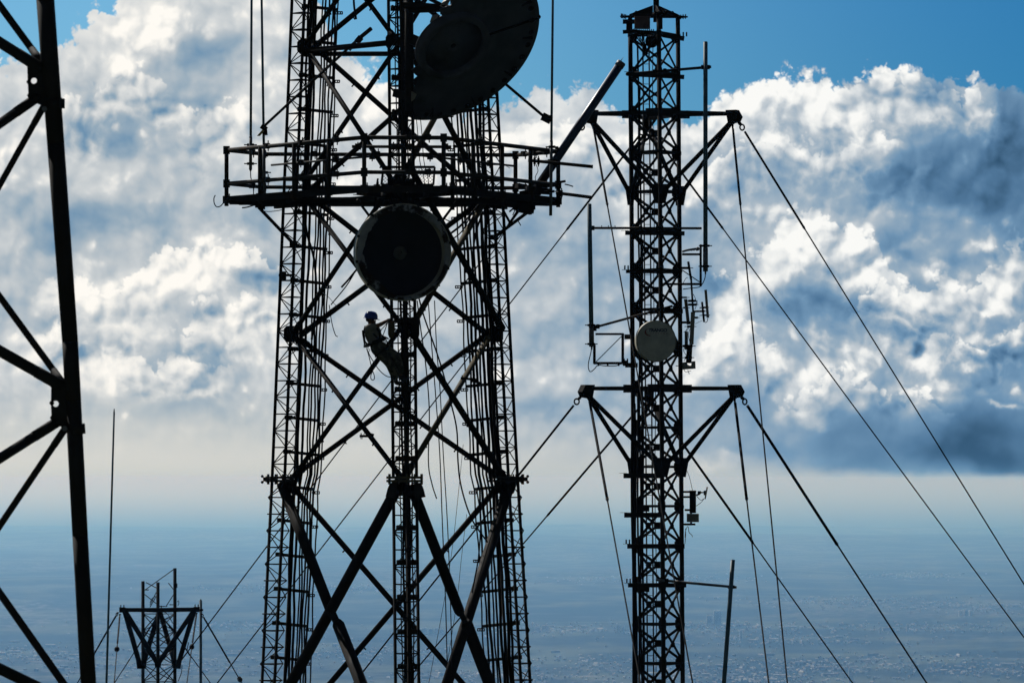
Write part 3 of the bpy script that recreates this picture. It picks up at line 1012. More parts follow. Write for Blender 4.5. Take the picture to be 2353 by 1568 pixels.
# ---- cable trays on the two back legs and inside the front leg, with their cables
def tray(leg, sg, offs, rs, reach):
    y = -60.0
    k = 0
    while y < 1640:
        c = leg_at(leg, y)
        mb = MB()
        a = c + V((sg * 0.05, -0.12, 0.02))
        b = c + V((sg * reach, -0.16, -0.05))
        mb.box(a + V((0, 0, 0.0)), 0.16, 0.14, 0.085)
        mb.channel(a, b, 0.05, 0.062, 0.006)
        for t in [0.30 + 0.085 * i for i in range(8)]:
            q = a.lerp(b, t)
            mb.tube(q - V((0, .05, 0)), q + V((0, .05, 0)), 0.011, n=6)
        e = b + V((-sg * 0.02, 0, -0.045))
        mb.box(e + V((sg * .05, 0, .0)), 0.15, 0.05, 0.022)
        mb.box(e + V((sg * .05, 0, -.045)), 0.15, 0.05, 0.022)
        for i in (-.07, -.02, .03, .07):
            mb.box(e + V((sg * .05 + i, 0, -.022)), 0.022, 0.05, 0.045)
        big.part('cable_bracket', mb, 'steel')
        y += 78.5
        k += 1
    rng = random.Random(3 if sg > 0 else 5)
    for off, r in zip(offs, rs):
        pts = []
        ph, y = rng.uniform(0, 6), -120.0
        while y < 1700:
            t = y / 1568.0
            wob = 0.012 * math.sin(y * 0.021 + ph) + 0.008 * math.sin(y * 0.047 + 2 * ph)
            c = leg_at(leg, y)
            pts.append(c + V((sg * (off[0] + (off[1] - off[0]) * t) + wob, -0.19 - r, 0)))
            y += 39
        pts.append(V((pts[-1].x, pts[-1].y, BTM + 0.1)))
        mb = MB()
        mb.path(pts, r, 8)
        big.part('cable', mb, 'cable')


tray('L', 1, [(.10, .36), (.17, .31), (.26, .42), (.40, .50), (.46, .545), (.525, .60), (.60, .655), (.66, .70), (.70, .80)],
     [.024, .034, .026, .016, .019, .019, .018, .021, .015], 0.70)
tray('R', -1, [(.08, .16), (.14, .22), (.22, .30), (.32, .36), (.40, .44), (.46, .50), (.54, .58), (.62, .66), (.72, .74)],
     [.026, .034, .022, .030, .022, .018, .028, .020, .015], 0.74)
y = -60.0
while y < 1640:
    c = leg_at('C', y)
    mb = MB()
    mb.box(c + V((0, 0.02, 0)), 0.40, 0.12, 0.10)
    for i in (-.16, -.05, .08, .17):
        mb.tube(c + V((i, -.05, -.05)), c + V((i, -.05, .06)), 0.022, n=6)
    big.part('cable_bracket', mb, 'steel')
    y += 79.5
for off, r in ((-.055, .022), (.0, .036), (.06, .026), (.12, .014), (-.11, .012)):
    pts = []
    y = -120.0
    while y < 1700:
        pts.append(leg_at('C', y) + V((off + 0.012 * math.sin(y * .02 + off * 40), 0.08, 0)))
        y += 39
    pts.append(V((pts[-1].x, pts[-1].y, BTM + 0.1)))
    mb = MB()
    mb.path(pts, r, 8)
    big.part('cable', mb, 'cable')

# ---- loose cables and drop lines inside the tower (rows and columns of the 2352 picture)
def loose(name, pts, r, D, m='cable'):
    mb = MB()
    mb.path(curve_through([P(x, y, D) for x, y in pts], 6), r, 6)
    return big.part(name, mb, m)


loose('cable', [(984, 697), (992, 800), (1000, 900), (1010, 1040), (1016, 1200), (1024, 1400), (1031, 1700)], .011, 113.9)
loose('cable', [(998, 690), (1003, 800), (1011, 900), (1018, 1040), (1030, 1250), (1040, 1568), (1043, 1700)], .010, 113.6)
loose('cable', [(958, 690), (967, 760), (977, 830), (986, 940), (984, 1060), (992, 1110), (1003, 1145)], .012, 113.8)
loose('cable', [(962, 684), (975, 730), (1010, 830), (1033, 915), (1049, 985), (1052, 1060), (1060, 1120), (1083, 1190), (1120, 1245)], .018, 114.2)
loose('cable', [(995, 480), (1000, 520), (1015, 545), (1050, 525), (1075, 500), (1100, 470)], .022, 114.3)
loose('cable', [(1018, 552), (1040, 548), (1062, 530), (1076, 505), (1090, 480)], .014, 114.5)
loose('cable', [(1108, 488), (1092, 540), (1086, 600), (1090, 700), (1093, 820), (1098, 900)], .022, 114.9)
loose('cable', [(756, 700), (762, 740), (770, 768), (776, 773)], .009, 115.4)
loose('cable', [(868, 410), (862, 450), (856, 520), (838, 590), (806, 635), (784, 660)], .02, 113.9)
loose('cable', [(812, -40), (813, 10), (818, 45)], .022, 114.5)
loose('cable', [(1064, 1020), (1058, 1080), (1050, 1160), (1040, 1250), (1020, 1380), (985, 1568), (965, 1680)], .005, 116.2)
loose('cable', [(1072, 1180), (1060, 1280), (1048, 1390), (1020, 1568), (1000, 1690)], .005, 116.0)
loose('cable', [(952, 1290), (957, 1400), (962, 1500), (968, 1620)], .006, 113.0)
loose('cable', [(830, 560), (826, 600), (800, 650), (760, 700)], .012, 114.4)
loose('cable', [(700, 500), (706, 540), (722, 600), (726, 690), (716, 780)], .024, 115.6)
loose('cable', [(1078, 1390), (1090, 1330), (1100, 1270), (1104, 1190), (1096, 1130), (1098, 1118)], .014, 114.8)
loose('cable', [(838, 990), (832, 1008)], .006, 114.2)
# odd brackets left on the braces
for (x1, y1, x2, y2, D_) in ((826, 1001, 858, 1001, 113.9), (838, 993, 859, 999, 113.8), (1058, 868, 1096, 872, 113.6), (1080, 873, 1104, 880, 113.7), (655, 766, 676, 766, 115.9), (655, 770, 674, 772, 115.9), (640, 632, 670, 632, 116.0)):
    mb = MB()
    p, q = P(x1, y1, D_), P(x2, y2, D_)
    mb.channel(p, q, .05, .05, .01)
    mb.tube(p + V((.03, 0, -.06)), p + V((.03, 0, .06)), .011, n=6)
    big.part('spare_bracket', mb, 'dark_steel')
mb = MB()
mb.box(P(650, 633, 116.0), .13, .14, .17)
big.part('junction_box', mb, 'dark_steel')

# ---------------------------------------------------------------- platform round the big tower
ZT, ZM, ZF = 6.79, 6.04, 5.72
# (heights above eye level of top rail, middle rail and floor)
PA, PS = 3.46, 1.56


def plat_corners(z, grow=0.0):
    """six corners of the truncated triangle, from the front one round"""
    out = []
    for k in range(3):
        a0 = R(270) + DEL + k * R(120)
        n = V((math.cos(a0), math.sin(a0), 0))
        t = V((-n.y, n.x, 0))
        c = V((CX0 - 0.05, D0, z)) + n * (PA + grow)
        out += [c - t * PS / 2, c + t * PS / 2]
    return out


Z_SCALE = (D0 / F) * 113.6
pf = MB()
floor_z = (HZ - 452) * 114.6 / F
top_z = (HZ - 333) * 114.0 / F
mid_z = (HZ - 411) * 114.0 / F
# floor: perimeter channels, cross beams to the legs and bar grating
fc = plat_corners(floor_z)
deck = MB()
for k in range(6):
    deck.channel(fc[k], fc[(k + 1) % 6], 0.09, 0.13, 0.014)
for leg in 'LRC':
    p = axis(leg, floor_z)
    d = V((math.cos(LEG_ANG[leg]), math.sin(LEG_ANG[leg]), 0))
    t = V((-d.y, d.x, 0))
    for s in (-.42, .42):
        deck.channel(V((CX0, D0, floor_z - 0.04)) + d * 0.9 + t * s, V((CX0, D0, floor_z - 0.04)) + d * (PA - .05) + t * s, 0.07, 0.11, 0.012)
pairs = (('L', 'C'), ('C', 'R'), ('R', 'L'))
for a, b in pairs:
    for o in (.36,):
        pa, pb = axis(a, floor_z - 0.05), axis(b, floor_z - 0.05)
        d = (pb - pa).normalized()
        nrm = V((-d.y, d.x, 0)) * o
        deck.channel(pa - d * 1.35 + nrm, pb + d * 1.35 + nrm, 0.08, 0.12, 0.012)
plat = big.part('platform', deck, 'dark_steel')
gr = MB()
cen = V((CX0, D0, floor_z + 0.06))
for k in range(3):                                    # three strips of bar grating between the legs
    a, b = pairs[k]
    pa, pb = axis(a, floor_z + 0.055), axis(b, floor_z + 0.055)
    d = (pb - pa).normalized()
    nrm = V((-d.y, d.x, 0))
    if (pa - cen).dot(nrm) < 0:
        nrm = -nrm
    pa, pb = pa - d * 1.2 + nrm * .08, pb + d * 1.2 + nrm * .08
    L = (pb - pa).length
    for i in range(5):
        gr.beam(pa + nrm * (i * .075), pb + nrm * (i * .075), 0.006, 0.03, (0, 0, 1))
    for i in range(int(L / 0.10)):
        q = pa + d * (i * .10)
        gr.beam(q - V((0, 0, .004)), q + nrm * .32 - V((0, 0, .004)), 0.008, 0.012, (0, 0, 1))
big.part('grating', gr, 'steel', plat)

rail_top, rail_mid = plat_corners(top_z), plat_corners(mid_z)
for nm, cs, r in (('handrail', rail_top, .042), ('middle_rail', rail_mid, .040)):
    mb = MB()
    for k in range(6):
        mb.tube(cs[k], cs[(k + 1) % 6], r, n=10)
        mb.box(cs[k], 0.13, 0.13, 0.16)
    for k in range(6):                                # clamps along the rails
        for t in (0.3, 0.55, 0.8):
            c = cs[k].lerp(cs[(k + 1) % 6], t)
            if (k * 7 + int(t * 10)) % 3:
                mb.box(c + V((0, 0, .01)), 0.10, 0.12, 0.11, 0.4)
                mb.tube(c + V((.03, -.03, -.1)), c + V((.03, -.03, .12)), 0.012, n=6)
    big.part(nm, mb, 'steel', plat)
for k in range(6):                                    # posts
    a, b, top = fc[k], fc[(k + 1) % 6], rail_top[k]
    n_mid = 0 if k % 2 == 0 else 3
    for i in range(n_mid + 1):
        t = i / (n_mid + 1)
        p, q = a.lerp(b, t), rail_top[k].lerp(rail_top[(k + 1) % 6], t)
        mb = MB()
        mb.tube(p - V((0, 0, 0.13)), q + V((0, 0, 0.03)), 0.043, n=10)
        mb.box(p, 0.15, 0.15, 0.15)
        mb.tube(p + V((.06, -.06, .02)), p + V((.06, -.06, .12)), 0.013, n=6)
        big.part('rail_post', mb, 'steel', plat)
# second rail line tied to the lattice legs
for a, b in pairs[:2]:
    mb = MB()
    for z, o in ((mid_z + 0.40, .30),):
        pa, pb = axis(a, z), axis(b, z)
        d = (pb - pa).normalized()
        nrm = V((-d.y, d.x, 0))
        if (pa - V((CX0, D0, z))).dot(nrm) < 0:
            nrm = -nrm
        mb.tube(pa - d * 0.5 + nrm * o, pb + d * 0.5 + nrm * o, .022, n=8)
        for t in (.16, .5, .84):
            c = pa.lerp(pb, t) + nrm * o
            mb.box(c, .09, .09, .12, .5)
            mb.tube(c - V((0, 0, .1)), c + V((0, 0, .13)), .012, n=6)
    big.part('inner_rail', mb, 'steel', plat)
# short rail across the front of the central leg
mb = MB()
fcz = axis('C', top_z - 0.14)
mb.tube(fcz + V((-.98, -.55, 0)), fcz + V((.98, -.45, 0)), .03, n=8)
for dx in (-.86, -.16, .16, .86):
    mb.box(fcz + V((dx, -.52, 0)), .12, .1, .12)
    mb.tube(fcz + V((dx, -.56, -.09)), fcz + V((dx, -.56, .09)), .014, n=6)
big.part('inner_rail', mb, 'steel', plat)
# struts below the floor
for (x1, y1, x2, y2, D1, leg, yy) in ((594, 476, 0, 0, 115.9, 'L', 560), (1222, 480, 0, 0, 116.2, 'R', 545)):
    mb = MB()
    p = P(x1, y1, D1)
    q = leg_at(leg, yy)
    mb.tube(p, q, .035, n=8)
    mb.box(p + V((0, 0, .04)), .14, .12, .1)
    mb.box(q, .16, .16, .1)
    big.part('platform_strut', mb, 'dark_steel', plat)
for sx in (-1, 1):
    mb = MB()
    c = axis('C', 0)
    a = P(905 if sx < 0 else 1000, 470, 112.6)
    q = P(868 if sx < 0 else 1050, 525, 113.0)
    mb.tube(P(820 if sx < 0 else 1052, 458, 112.4), P(872 if sx < 0 else 1000, 528, 112.9), .026, n=8)
    big.part('platform_strut', mb, 'dark_steel', plat)

# expanded-metal guard behind the central leg
gp = MB()
ga, gb = N(1116, 541, 113.3), N(1268, 541, 113.3)
gc, gd = N(1272, 489, 113.4), N(1122, 489, 113.4)
for p, q in ((ga, gb), (gb, gc), (gc, gd), (gd, ga)):
    gp.beam(p, q, .03, .05)
nx, nz = 15, 7
for i in range(-nz, nx + 1):
    for sgn in (1, -1):
        j0, j1 = 0.0, 1.0
        u0, u1 = i / nx, (i + nz * 0.75) / nx
        if sgn < 0:
            u0, u1 = 1 - u0, 1 - u1
        t0, t1 = 0.0, 1.0                             # keep inside the frame
        for lo_hi in (0.0, 1.0):
            pass
        du = u1 - u0
        ts = sorted(((0 - u0) / du, (1 - u0) / du))
        t0, t1 = max(0, ts[0]), min(1, ts[1])
        if t1 - t0 < 0.03:
            continue
        f = lambda t: ga.lerp(gb, u0 + du * t).lerp(gd.lerp(gc, u0 + du * t), t)
        gp.beam(f(t0), f(t1), .006, .011, (0, 1, 0))
big.part('guard_screen', gp, 'steel', plat)

# loose torn wires at the platform
def ploose(pts, r, D):
    mb = MB()
    mb.path(curve_through([N(x, y, D) for x, y in pts], 6), r, 6)
    big.part('loose_wire', mb, 'cable', plat)


ploose([(630, 571), (626, 580), (627, 595), (634, 605), (645, 603), (656, 592), (668, 588), (700, 590)], .012, 115.4)
ploose([(708, 608), (724, 606), (745, 600), (765, 598)], .016, 115.6)
ploose([(770, 618), (790, 619), (815, 616), (832, 612)], .009, 115.6)
ploose([(1440, 450), (1460, 470), (1480, 485), (1492, 492)], .006, 115.0)
ploose([(1300, 640), (1320, 648), (1345, 640), (1362, 618), (1375, 600)], .012, 113.8)
ploose([(1568, 480), (1574, 500), (1566, 520), (1572, 545), (1560, 560)], .008, 115.3)
ploose([(1652, 539), (1665, 542), (1677, 546)], .014, 115.6)
ploose([(940, 855), (945, 858), (960, 868), (975, 885), (985, 896)], .006, 115.0)

# clutter of clamps and a gear box at the far right end of the floor
mb = MB()
for (x, y, wd, hh, rz) in ((1560, 558, .30, .16, .2), (1540, 572, .22, .2, -.3), (1596, 560, .2, .12, .1), (1520, 545, .12, .1, .4), (1500, 600, .3, .1, .2), (1578, 590, .36, .12, .1), (1472, 585, .14, .12, 0)):
    mb.box(N(x, y, 116.0), wd, .2, hh, rz, rz * .5)
big.part('clamp_cluster', mb, 'dark_steel', plat)
mb = MB()
mb.box(N(1535, 612, 116.0), .30, .26, .16, .2, .22)
mb.tube(N(1512, 606, 116.0), N(1563, 616, 116.0), .07, n=10)
mb.tube(N(1490, 620, 116.0), N(1525, 590, 116.0), .02, n=6)
mb.tube(N(1490, 655, 115.9), N(1517, 615, 115.9), .028, n=8)
mb.tube(N(1472, 615, 115.9), N(1493, 653, 115.9), .026, n=8)
mb.tube(N(1512, 640, 115.9), N(1524, 660, 115.9), .012, n=6)
mb.tube(N(1500, 630, 116.0), N(1518, 590, 116.0), .012, n=6)
big.part('winch', mb, 'dark_steel', plat)

# ---------------------------------------------------------------- dishes and aerials carried by the big tower
# drum dish with a torn cover, in front of the central leg
dc = N(1181, 738, 111.35)
dax = V((math.sin(R(13)), -math.cos(R(13)), 0.0)).normalized()     # faces the camera, turned a little
RD = 0.945
drum = Thing('drum_dish', 'round drum dish with its pale cover torn away, below the railed platform', 'dish antenna', dc)
mb = MB()
prof = [(RD - .03, .0), (RD, .0), (RD, -.62), (RD - .02, -.64)]
mb.lathe([(RD - .028, -.40), (RD - .028, .0), (RD, .012), (RD + .012, .0), (RD + .012, -.05), (RD, -.055), (RD, -.30), (RD - .10, -.36)], dc, dax, 72)
shroud = drum.part('shroud', mb, 'dish')
mb = MB()
mb.lathe([(.001, -.62)] + [(RD * t, -.62 + .25 * t * t) for t in (.1, .25, .4, .55, .7, .85, .97)], dc, dax, 56)
mb.lathe([(RD - .04, -.40), (RD - .04, -.06)], dc, dax, 56)          # absorber lining
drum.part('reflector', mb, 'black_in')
# torn rest of the cover: a ragged ring
rng = random.Random(21)
x_, y_ = MB.frame(dax)
mb = MB()
n = 180
keys = [(0, .83), (20, .86), (40, .845), (60, .80), (80, .805), (100, .84), (118, .80), (135, .81), (150, .775), (165, .79), (180, .805), (195, .79), (210, .80), (228, .755), (240, .76), (255, .88), (270, .905), (290, .90), (310, .89), (330, .90), (345, .87), (360, .83)]


def key_at(deg):
    for (a, ra), (b, rb) in zip(keys, keys[1:]):
        if a <= deg <= b:
            t = (deg - a) / (b - a)
            return ra + (rb - ra) * t
    return .8


vs, fs = [], []
for i in range(n):
    a = 2 * math.pi * i / n
    # angle measured in the picture, counter-clockwise from the right
    e = V((math.cos(a), 0, math.sin(a)))
    e = (e - dax * e.dot(dax)).normalized()
    ri = key_at(360.0 * i / n) + rng.uniform(-.005, .005) + .010 * math.sin(i * .43) + .008 * math.sin(i * .91 + 1)
    ri = min(1 - (1 - ri) * .78, .93)
    curl = rng.uniform(-.05, .03)
    vs += [dc + e * (RD - .01) + dax * .008, dc + e * (ri * .5 + .94 * RD * .5) + dax * .012, dc + e * (ri * RD) + dax * curl]
for i in range(n):
    j = (i + 1) % n
    for k in (0, 1):
        fs.append([i * 3 + k, j * 3 + k, j * 3 + k + 1, i * 3 + k + 1])
mb.add(vs, fs, True)
drum.part('torn_cover', mb, 'radome')
mb = MB()
mb.lathe([(.001, .02), (.12, .02), (.135, .0), (.135, -.03), (.03, -.05), (.03, -.36)], dc - dax * .33, dax, 32)
mb.ball(dc - dax * .30, .035)
mb.path(curve_through([dc - dax * .29, dc - dax * .28 + V((.07, 0, -.012)), dc - dax * .27 + V((.13, 0, -.02))], 4), .007, 6)
drum.part('feed', mb, 'panel_dark')
mb = MB()
for k in range(12):
    a = k * math.pi / 6 + .2
    mb.cut()
    e = V((math.cos(a), 0, math.sin(a)))
    e = (e - dax * e.dot(dax)).normalized()
    mb.box(dc + e * (RD + .004) - dax * .02, .05, .07, .05)
drum.part('rim_clip', mb, 'steel')
mb = MB()
mb.tube(dc - dax * .72 + V((0, 0, -.7)), dc - dax * .72 + V((0, 0, .7)), .06, n=12)
mb.beam(dc - dax * .66 + V((0, 0, .35)), axis('C', dc.z + .35), .1, .1)
mb.beam(dc - dax * .66 - V((0, 0, .35)), axis('C', dc.z - .35), .1, .1)
drum.part('mount', mb, 'dark_steel')

# large broken dish high on the tower, seen from behind and below
bc = N(1323, 130, 112.0)
bax = V((-.393, .67, .629)).normalized()            # opening: away, up and to the left
RB = 1.89
big_dish = Thing('broken_dish', 'huge grey-blue dish with its side torn off, seen from behind near the tower top', 'dish antenna', bc)
x_, y_ = MB.frame(bax)


def bpt(r, a, h):
    return bc + (x_ * math.cos(a) + y_ * math.sin(a)) * r + bax * h


def pic_angle(p):
    s = F / p.y
    return (1176 + p.x * s) / K, (HZ - p.z * s) / K


# the sector that is left: find it in the turning angle
def bowl(r):
    return 0.13 * (r / RB) ** 2


tear_lo = tear_hi = None
mb = MB()
n = 144
radii_b = [0.30, .5, .70, .78, .95, 1.15, 1.35, 1.55, 1.72, 1.82, RB]
rng = random.Random(4)
keep = []
jag = [rng.uniform(-.03, .03) for _ in radii_b]


def left_cut(r):
    """picture column (2996 wide) left of which the sheet is gone"""
    return 0


cells = {}
vs = []


def vert(i, k):
    key = (i % n, k)
    if key not in cells:
        cells[key] = len(vs)
        vs.append(bpt(radii_b[k], 2 * math.pi * (i % n) / n, bowl(radii_b[k])))
    return cells[key]


def kept(p):
    X, Y = pic_angle(p)
    # edge of the tear: from the pointed tip up past the ring and away at the top
    edge = [(-120, 1352), (0, 1318), (25, 1292), (45, 1278), (70, 1258), (100, 1232), (130, 1217), (180, 1210), (260, 1203), (330, 1196), (420, 1190)]
    for (ya, xa), (yb, xb) in zip(edge, edge[1:]):
        if ya <= Y <= yb:
            return X > xa + (xb - xa) * (Y - ya) / (yb - ya)
    return Y < 0 and X > 1352


fs = []
for i in range(n):
    for k in range(len(radii_b) - 1):
        c = bpt((radii_b[k] + radii_b[k + 1]) / 2, 2 * math.pi * (i + .5) / n, 0.1)
        if kept(c) or radii_b[k + 1] <= .78:
            fs.append([vert(i, k), vert(i, k + 1), vert(i + 1, k + 1), vert(i + 1, k)])
mb.add(vs, fs, True)
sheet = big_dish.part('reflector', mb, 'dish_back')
sol = sheet.modifiers.new('thickness', 'SOLIDIFY')
sol.thickness = .02
# rim flange with pressed holes, rolled edge
rimv, rimf = [], []
a_keep = [i for i in range(n) if kept(bpt(RB - .03, 2 * math.pi * (i + .5) / n, .3))]
mb = MB()
for i in a_keep:
    a, b = 2 * math.pi * i / n, 2 * math.pi * (i + 1) / n
    o = len(rimv)
    for aa in (a, b):
        rimv += [bpt(1.66, aa, bowl(1.66) - .012), bpt(1.80, aa, bowl(1.8) - .03), bpt(RB + .03, aa, bowl(RB) - .02), bpt(RB + .03, aa, bowl(RB) + .05), bpt(RB, aa, bowl(RB) + .03)]
    for k in range(4):
        rimf.append([o + k, o + k + 1, o + 5 + k + 1, o + 5 + k])
mb.add(rimv, rimf, True)
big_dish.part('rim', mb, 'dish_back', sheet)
mb = MB()
mb2 = MB()
for i in a_keep:
    a = 2 * math.pi * (i + .5) / n
    if i % 4 == 0:
        c = bpt(1.735, a, bowl(1.735) - .058)
        mb.cut()
        mb.lathe([(.001, 0), (.055, 0), (.06, .012)], c, -bax, 14)
    if i % 12 == 2:
        mb2.cut()
        mb2.prism([bpt(1.58, a, bowl(1.58) - .02), bpt(1.80, a - .012, bowl(1.8) - .055), bpt(1.80, a + .012, bowl(1.8) - .055)], bax * .05)
big_dish.part('rim_hole', mb, 'black_in', sheet)
big_dish.part('stiffener', mb2, 'black_in', sheet)
# seam between two pressed panels
mb = MB()
sa = None
for i in range(n):
    X, Y = pic_angle(bpt(1.84, 2 * math.pi * i / n, .3))
    if abs(Y - 44) < 12 and X > 1500:
        sa = 2 * math.pi * i / n
if sa is not None:
    for k in range(3, 10):
        r0, r1 = radii_b[k], radii_b[k + 1]
        mb.beam(bpt(r0, sa, bowl(r0) - .02), bpt(r1, sa, bowl(r1) - .02), .035, .03, bax)
    mb.ball(bpt(RB + .02, sa, bowl(RB)), .045)
    big_dish.part('seam', mb, 'dark_steel', sheet)
mb = MB()                                             # ring mount behind the dish
mb.lathe([(.62, -.02), (.62, -.13), (.645, -.15), (.735, -.15), (.755, -.13), (.755, .06)], bc, bax, 72)
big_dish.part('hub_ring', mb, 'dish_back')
mb = MB()
mb.lathe([(.001, -.055), (.10, -.055), (.11, -.07), (.14, -.07), (.15, -.05), (.62, -.03), (.63, .06)], bc, bax, 64)
for k in range(10):
    a = k * math.pi / 5
    mb.ball(bpt(.125, a, -.075), .012, 6)
hub = big_dish.part('hub_plate', mb, 'dish_back')
mb = MB()
mb.lathe([(.001, -.058), (.055, -.058), (.055, -.05)], bc, bax, 20)
big_dish.part('feed_hole', mb, 'black_in', hub)
mb = MB()                                             # paler flaps added to imitate the sunlit patches at the tear
for (pts) in ([(1286, 18), (1305, 2), (1320, -4), (1308, 20), (1302, 30), (1296, 22)], [(1257, 66), (1266, 54), (1284, 43), (1276, 58), (1262, 68)], [(1204, 268), (1219, 276), (1213, 290), (1203, 298)]):
    q = [N(x, y, 111.75 if y > 100 else 111.9) for x, y in pts]
    mid = sum(q, V((0, 0, 0))) / len(q) + V((-.03, .22, .12))
    mb.cut()
    mb.add([p + V((0, .0, 0)) for p in q] + [mid], [[k, (k + 1) % len(q), len(q)] for k in range(len(q))], True)
big_dish.part('sunlit_patch_flap', mb, 'dish')
for c_ in big_dish.o.children:
    if c_.name.startswith('sunlit_patch_flap'):
        c_.modifiers.new('thickness', 'SOLIDIFY').thickness = .01
mb = MB()                                             # pipe frame to the central leg
for (x1, y1, x2, y2, r) in ((1180, 14, 1312, 26, .075), (1195, 34, 1300, 30, .04), (1225, -20, 1300, 20, .04), (1212, 8, 1250, 20, .06)):
    mb.tube(N(x1, y1, 112.2), N(x2, y2, 112.2), r, n=10)
mb.tube(N(1197, -40, 112.25), N(1197, 330, 112.25), .085, n=12)
mb.box(N(1304, 26, 112.0), .16, .2, .12)
mb.box(N(1220, 122, 112.1), .24, .2, .2, 0, .4)
mb.beam(N(1208, 150, 112.3), N(1240, 150, 112.2), .12, .1)
mb.box(N(1203, 168, 112.3), .14, .3, .10)
mb.beam(N(1160, 272, 112.6), N(1205, 285, 112.3), .2, .16)
big_dish.part('mount', mb, 'dark_steel')
mb = MB()
for dx in (0, 12):
    mb.path(curve_through([N(1218 + dx, 345, 112.4), N(1223 + dx, 400, 112.6), N(1228 + dx, 470, 112.8), N(1240 + dx, 520, 113.0), N(1242 + dx, 545, 113.0)], 4), .008, 6)
big_dish.part('feed_cable', mb, 'cable')

# ---- tall whips on the platform
def whip(name, label, pts_top, pts_bot, D, r, base_len, m='fibre', group='whip aerials on the tower platform', base_r=1.25):
    a, b = N(*pts_top, D), N(*pts_bot, D)
    t = Thing(name, label, 'antenna', b, group)
    d = (a - b).normalized()
    mb = MB()
    mb.tube(b + d * base_len, a, r, r * .9, n=12)
    mb.ball(a, r * .9, 10)
    t.part('rod', mb, m)
    mb = MB()
    mb.tube(b, b + d * base_len, r * base_r, n=12)
    mb.tube(b + d * base_len, b + d * (base_len + .05), r * base_r, r, n=12)
    t.part('base_sleeve', mb, 'galv')
    return t, b, d


def clamps(t, spots, D, w=.14, bolt=.26):
    mb = MB()
    for (x, y) in spots:
        c = N(x, y, D)
        mb.cut()
        mb.box(c, w, .10, .05)
        mb.tube(c + V((-bolt / 2, -.04, 0)), c + V((bolt / 2, -.04, 0)), .011, n=6)
        mb.tube(c + V((-bolt / 2, .04, 0)), c + V((bolt / 2, .04, 0)), .011, n=6)
    t.part('clamp', mb, 'dark_steel')


t, b, d = whip('whip_antenna', 'tall thin whip with a feed cable at its foot, outermost on the platform corner', (737, -160), (733, 493), 115.6, .026, .62)
clamps(t, [(733, 479), (733, 424)], 115.7)
mb = MB()
mb.tube(N(733, 493, 115.6), N(733, 500, 115.6), .035, .02, n=8)
mb.path(curve_through([N(733, 500, 115.6), N(734, 520, 115.6), N(738, 532, 115.6), N(741, 545, 115.7), N(742, 570, 115.8)], 5), .010, 6)
t.part('feed_cable', mb, 'cable')
t, b, d = whip('whip_antenna', 'thin whip that a slanting boom holds, standing next to the outermost whip', (763, -160), (774, 572), 115.9, .026, .95)
clamps(t, [(774, 455), (774, 505), (775, 548)], 115.95)
t, b, d = whip('whip_antenna', 'lone thin whip beside the slanted navy tube at the platform end', (1619, -160), (1611, 631), 115.8, .026, 1.5)
clamps(t, [(1615, 430), (1613, 470), (1612, 560)], 115.8)

# slanting boom with a drooping yellowed sleeve
b0, b1 = N(770, 372, 115.75), N(1050, 113, 114.6)
t = Thing('outrigger_boom', 'long slanting pipe from the lattice tower out to the second whip', 'boom', b1, 'booms that steady the whip aerials')
mb = MB()
mb.tube(b0, b1, .028, n=10)
mb.tube(b1 - (b1 - b0).normalized() * .05, N(1086, 84, 114.45), .042, n=10)
t.part('pipe', mb, 'steel')
mb = MB()
mb.box(N(1050, 117, 114.6), .12, .12, .14, 0, .7)
mb.cut()
mb.box(N(1024, 141, 114.7), .09, .1, .09, 0, .7)
mb.cut()
mb.box(N(772, 374, 115.75), .13, .12, .10, 0, .6)
mb.box(N(775, 386, 115.75), .10, .10, .14, 0, -.1)
t.part('clamp', mb, 'dark_steel')
mb = MB()
mb.prism([N(752, 398, 115.7), N(760, 398, 115.7), N(774, 383, 115.7), N(768, 380, 115.7)], (0, .09, 0))
t.part('sleeve', mb, 'yellow')
b0, b1 = N(1467, 236, 115.0), N(1590, 340, 115.8)
t = Thing('outrigger_boom', 'short slanting pipe from behind the broken dish out to the lone whip', 'boom', b0, 'booms that steady the whip aerials')
mb = MB()
mb.tube(b0, b1, .03, n=10)
t.part('pipe', mb, 'steel')
mb = MB()
mb.beam(N(1586, 340, 115.8), N(1612, 353, 115.8), .13, .16)
mb.box(N(1612, 346, 115.8), .06, .1, .12)
t.part('clamp', mb, 'dark_steel')

# fat slanted tube aerial
a, b = N(1818, 184, 116.4), N(1543, 592, 116.2)
t = Thing('tube_antenna', 'fat slanted navy tube with a pale end cap leaning out from the platform', 'antenna', b)
d = (a - b).normalized()
mb = MB()
mb.tube(b, a - d * .08, .088, n=20)
t.part('tube', mb, 'navy')
mb = MB()
mb.tube(a - d * .10, a, .096, n=20)
mb.tube(a, a + d * .02, .096, .085, n=20)
s = d.cross(V((0, 1, 0))).normalized()
mb.tube(a + s * .03, a + s * .03 + d * .12, .012, .003, n=6)
t.part('end_cap', mb, 'galv')
mb = MB()
mb.beam(b - d * .05, b + d * .75, .26, .12)
mb.box(N(1616, 480, 116.25), .2, .22, .1, 0, -.9)
mb.box(N(1600, 505, 116.25), .24, .2, .09, 0, -.9)
mb.tube(N(1570, 545, 116.2), N(1655, 530, 116.2), .025, n=8)
t.part('bracket', mb, 'dark_steel')

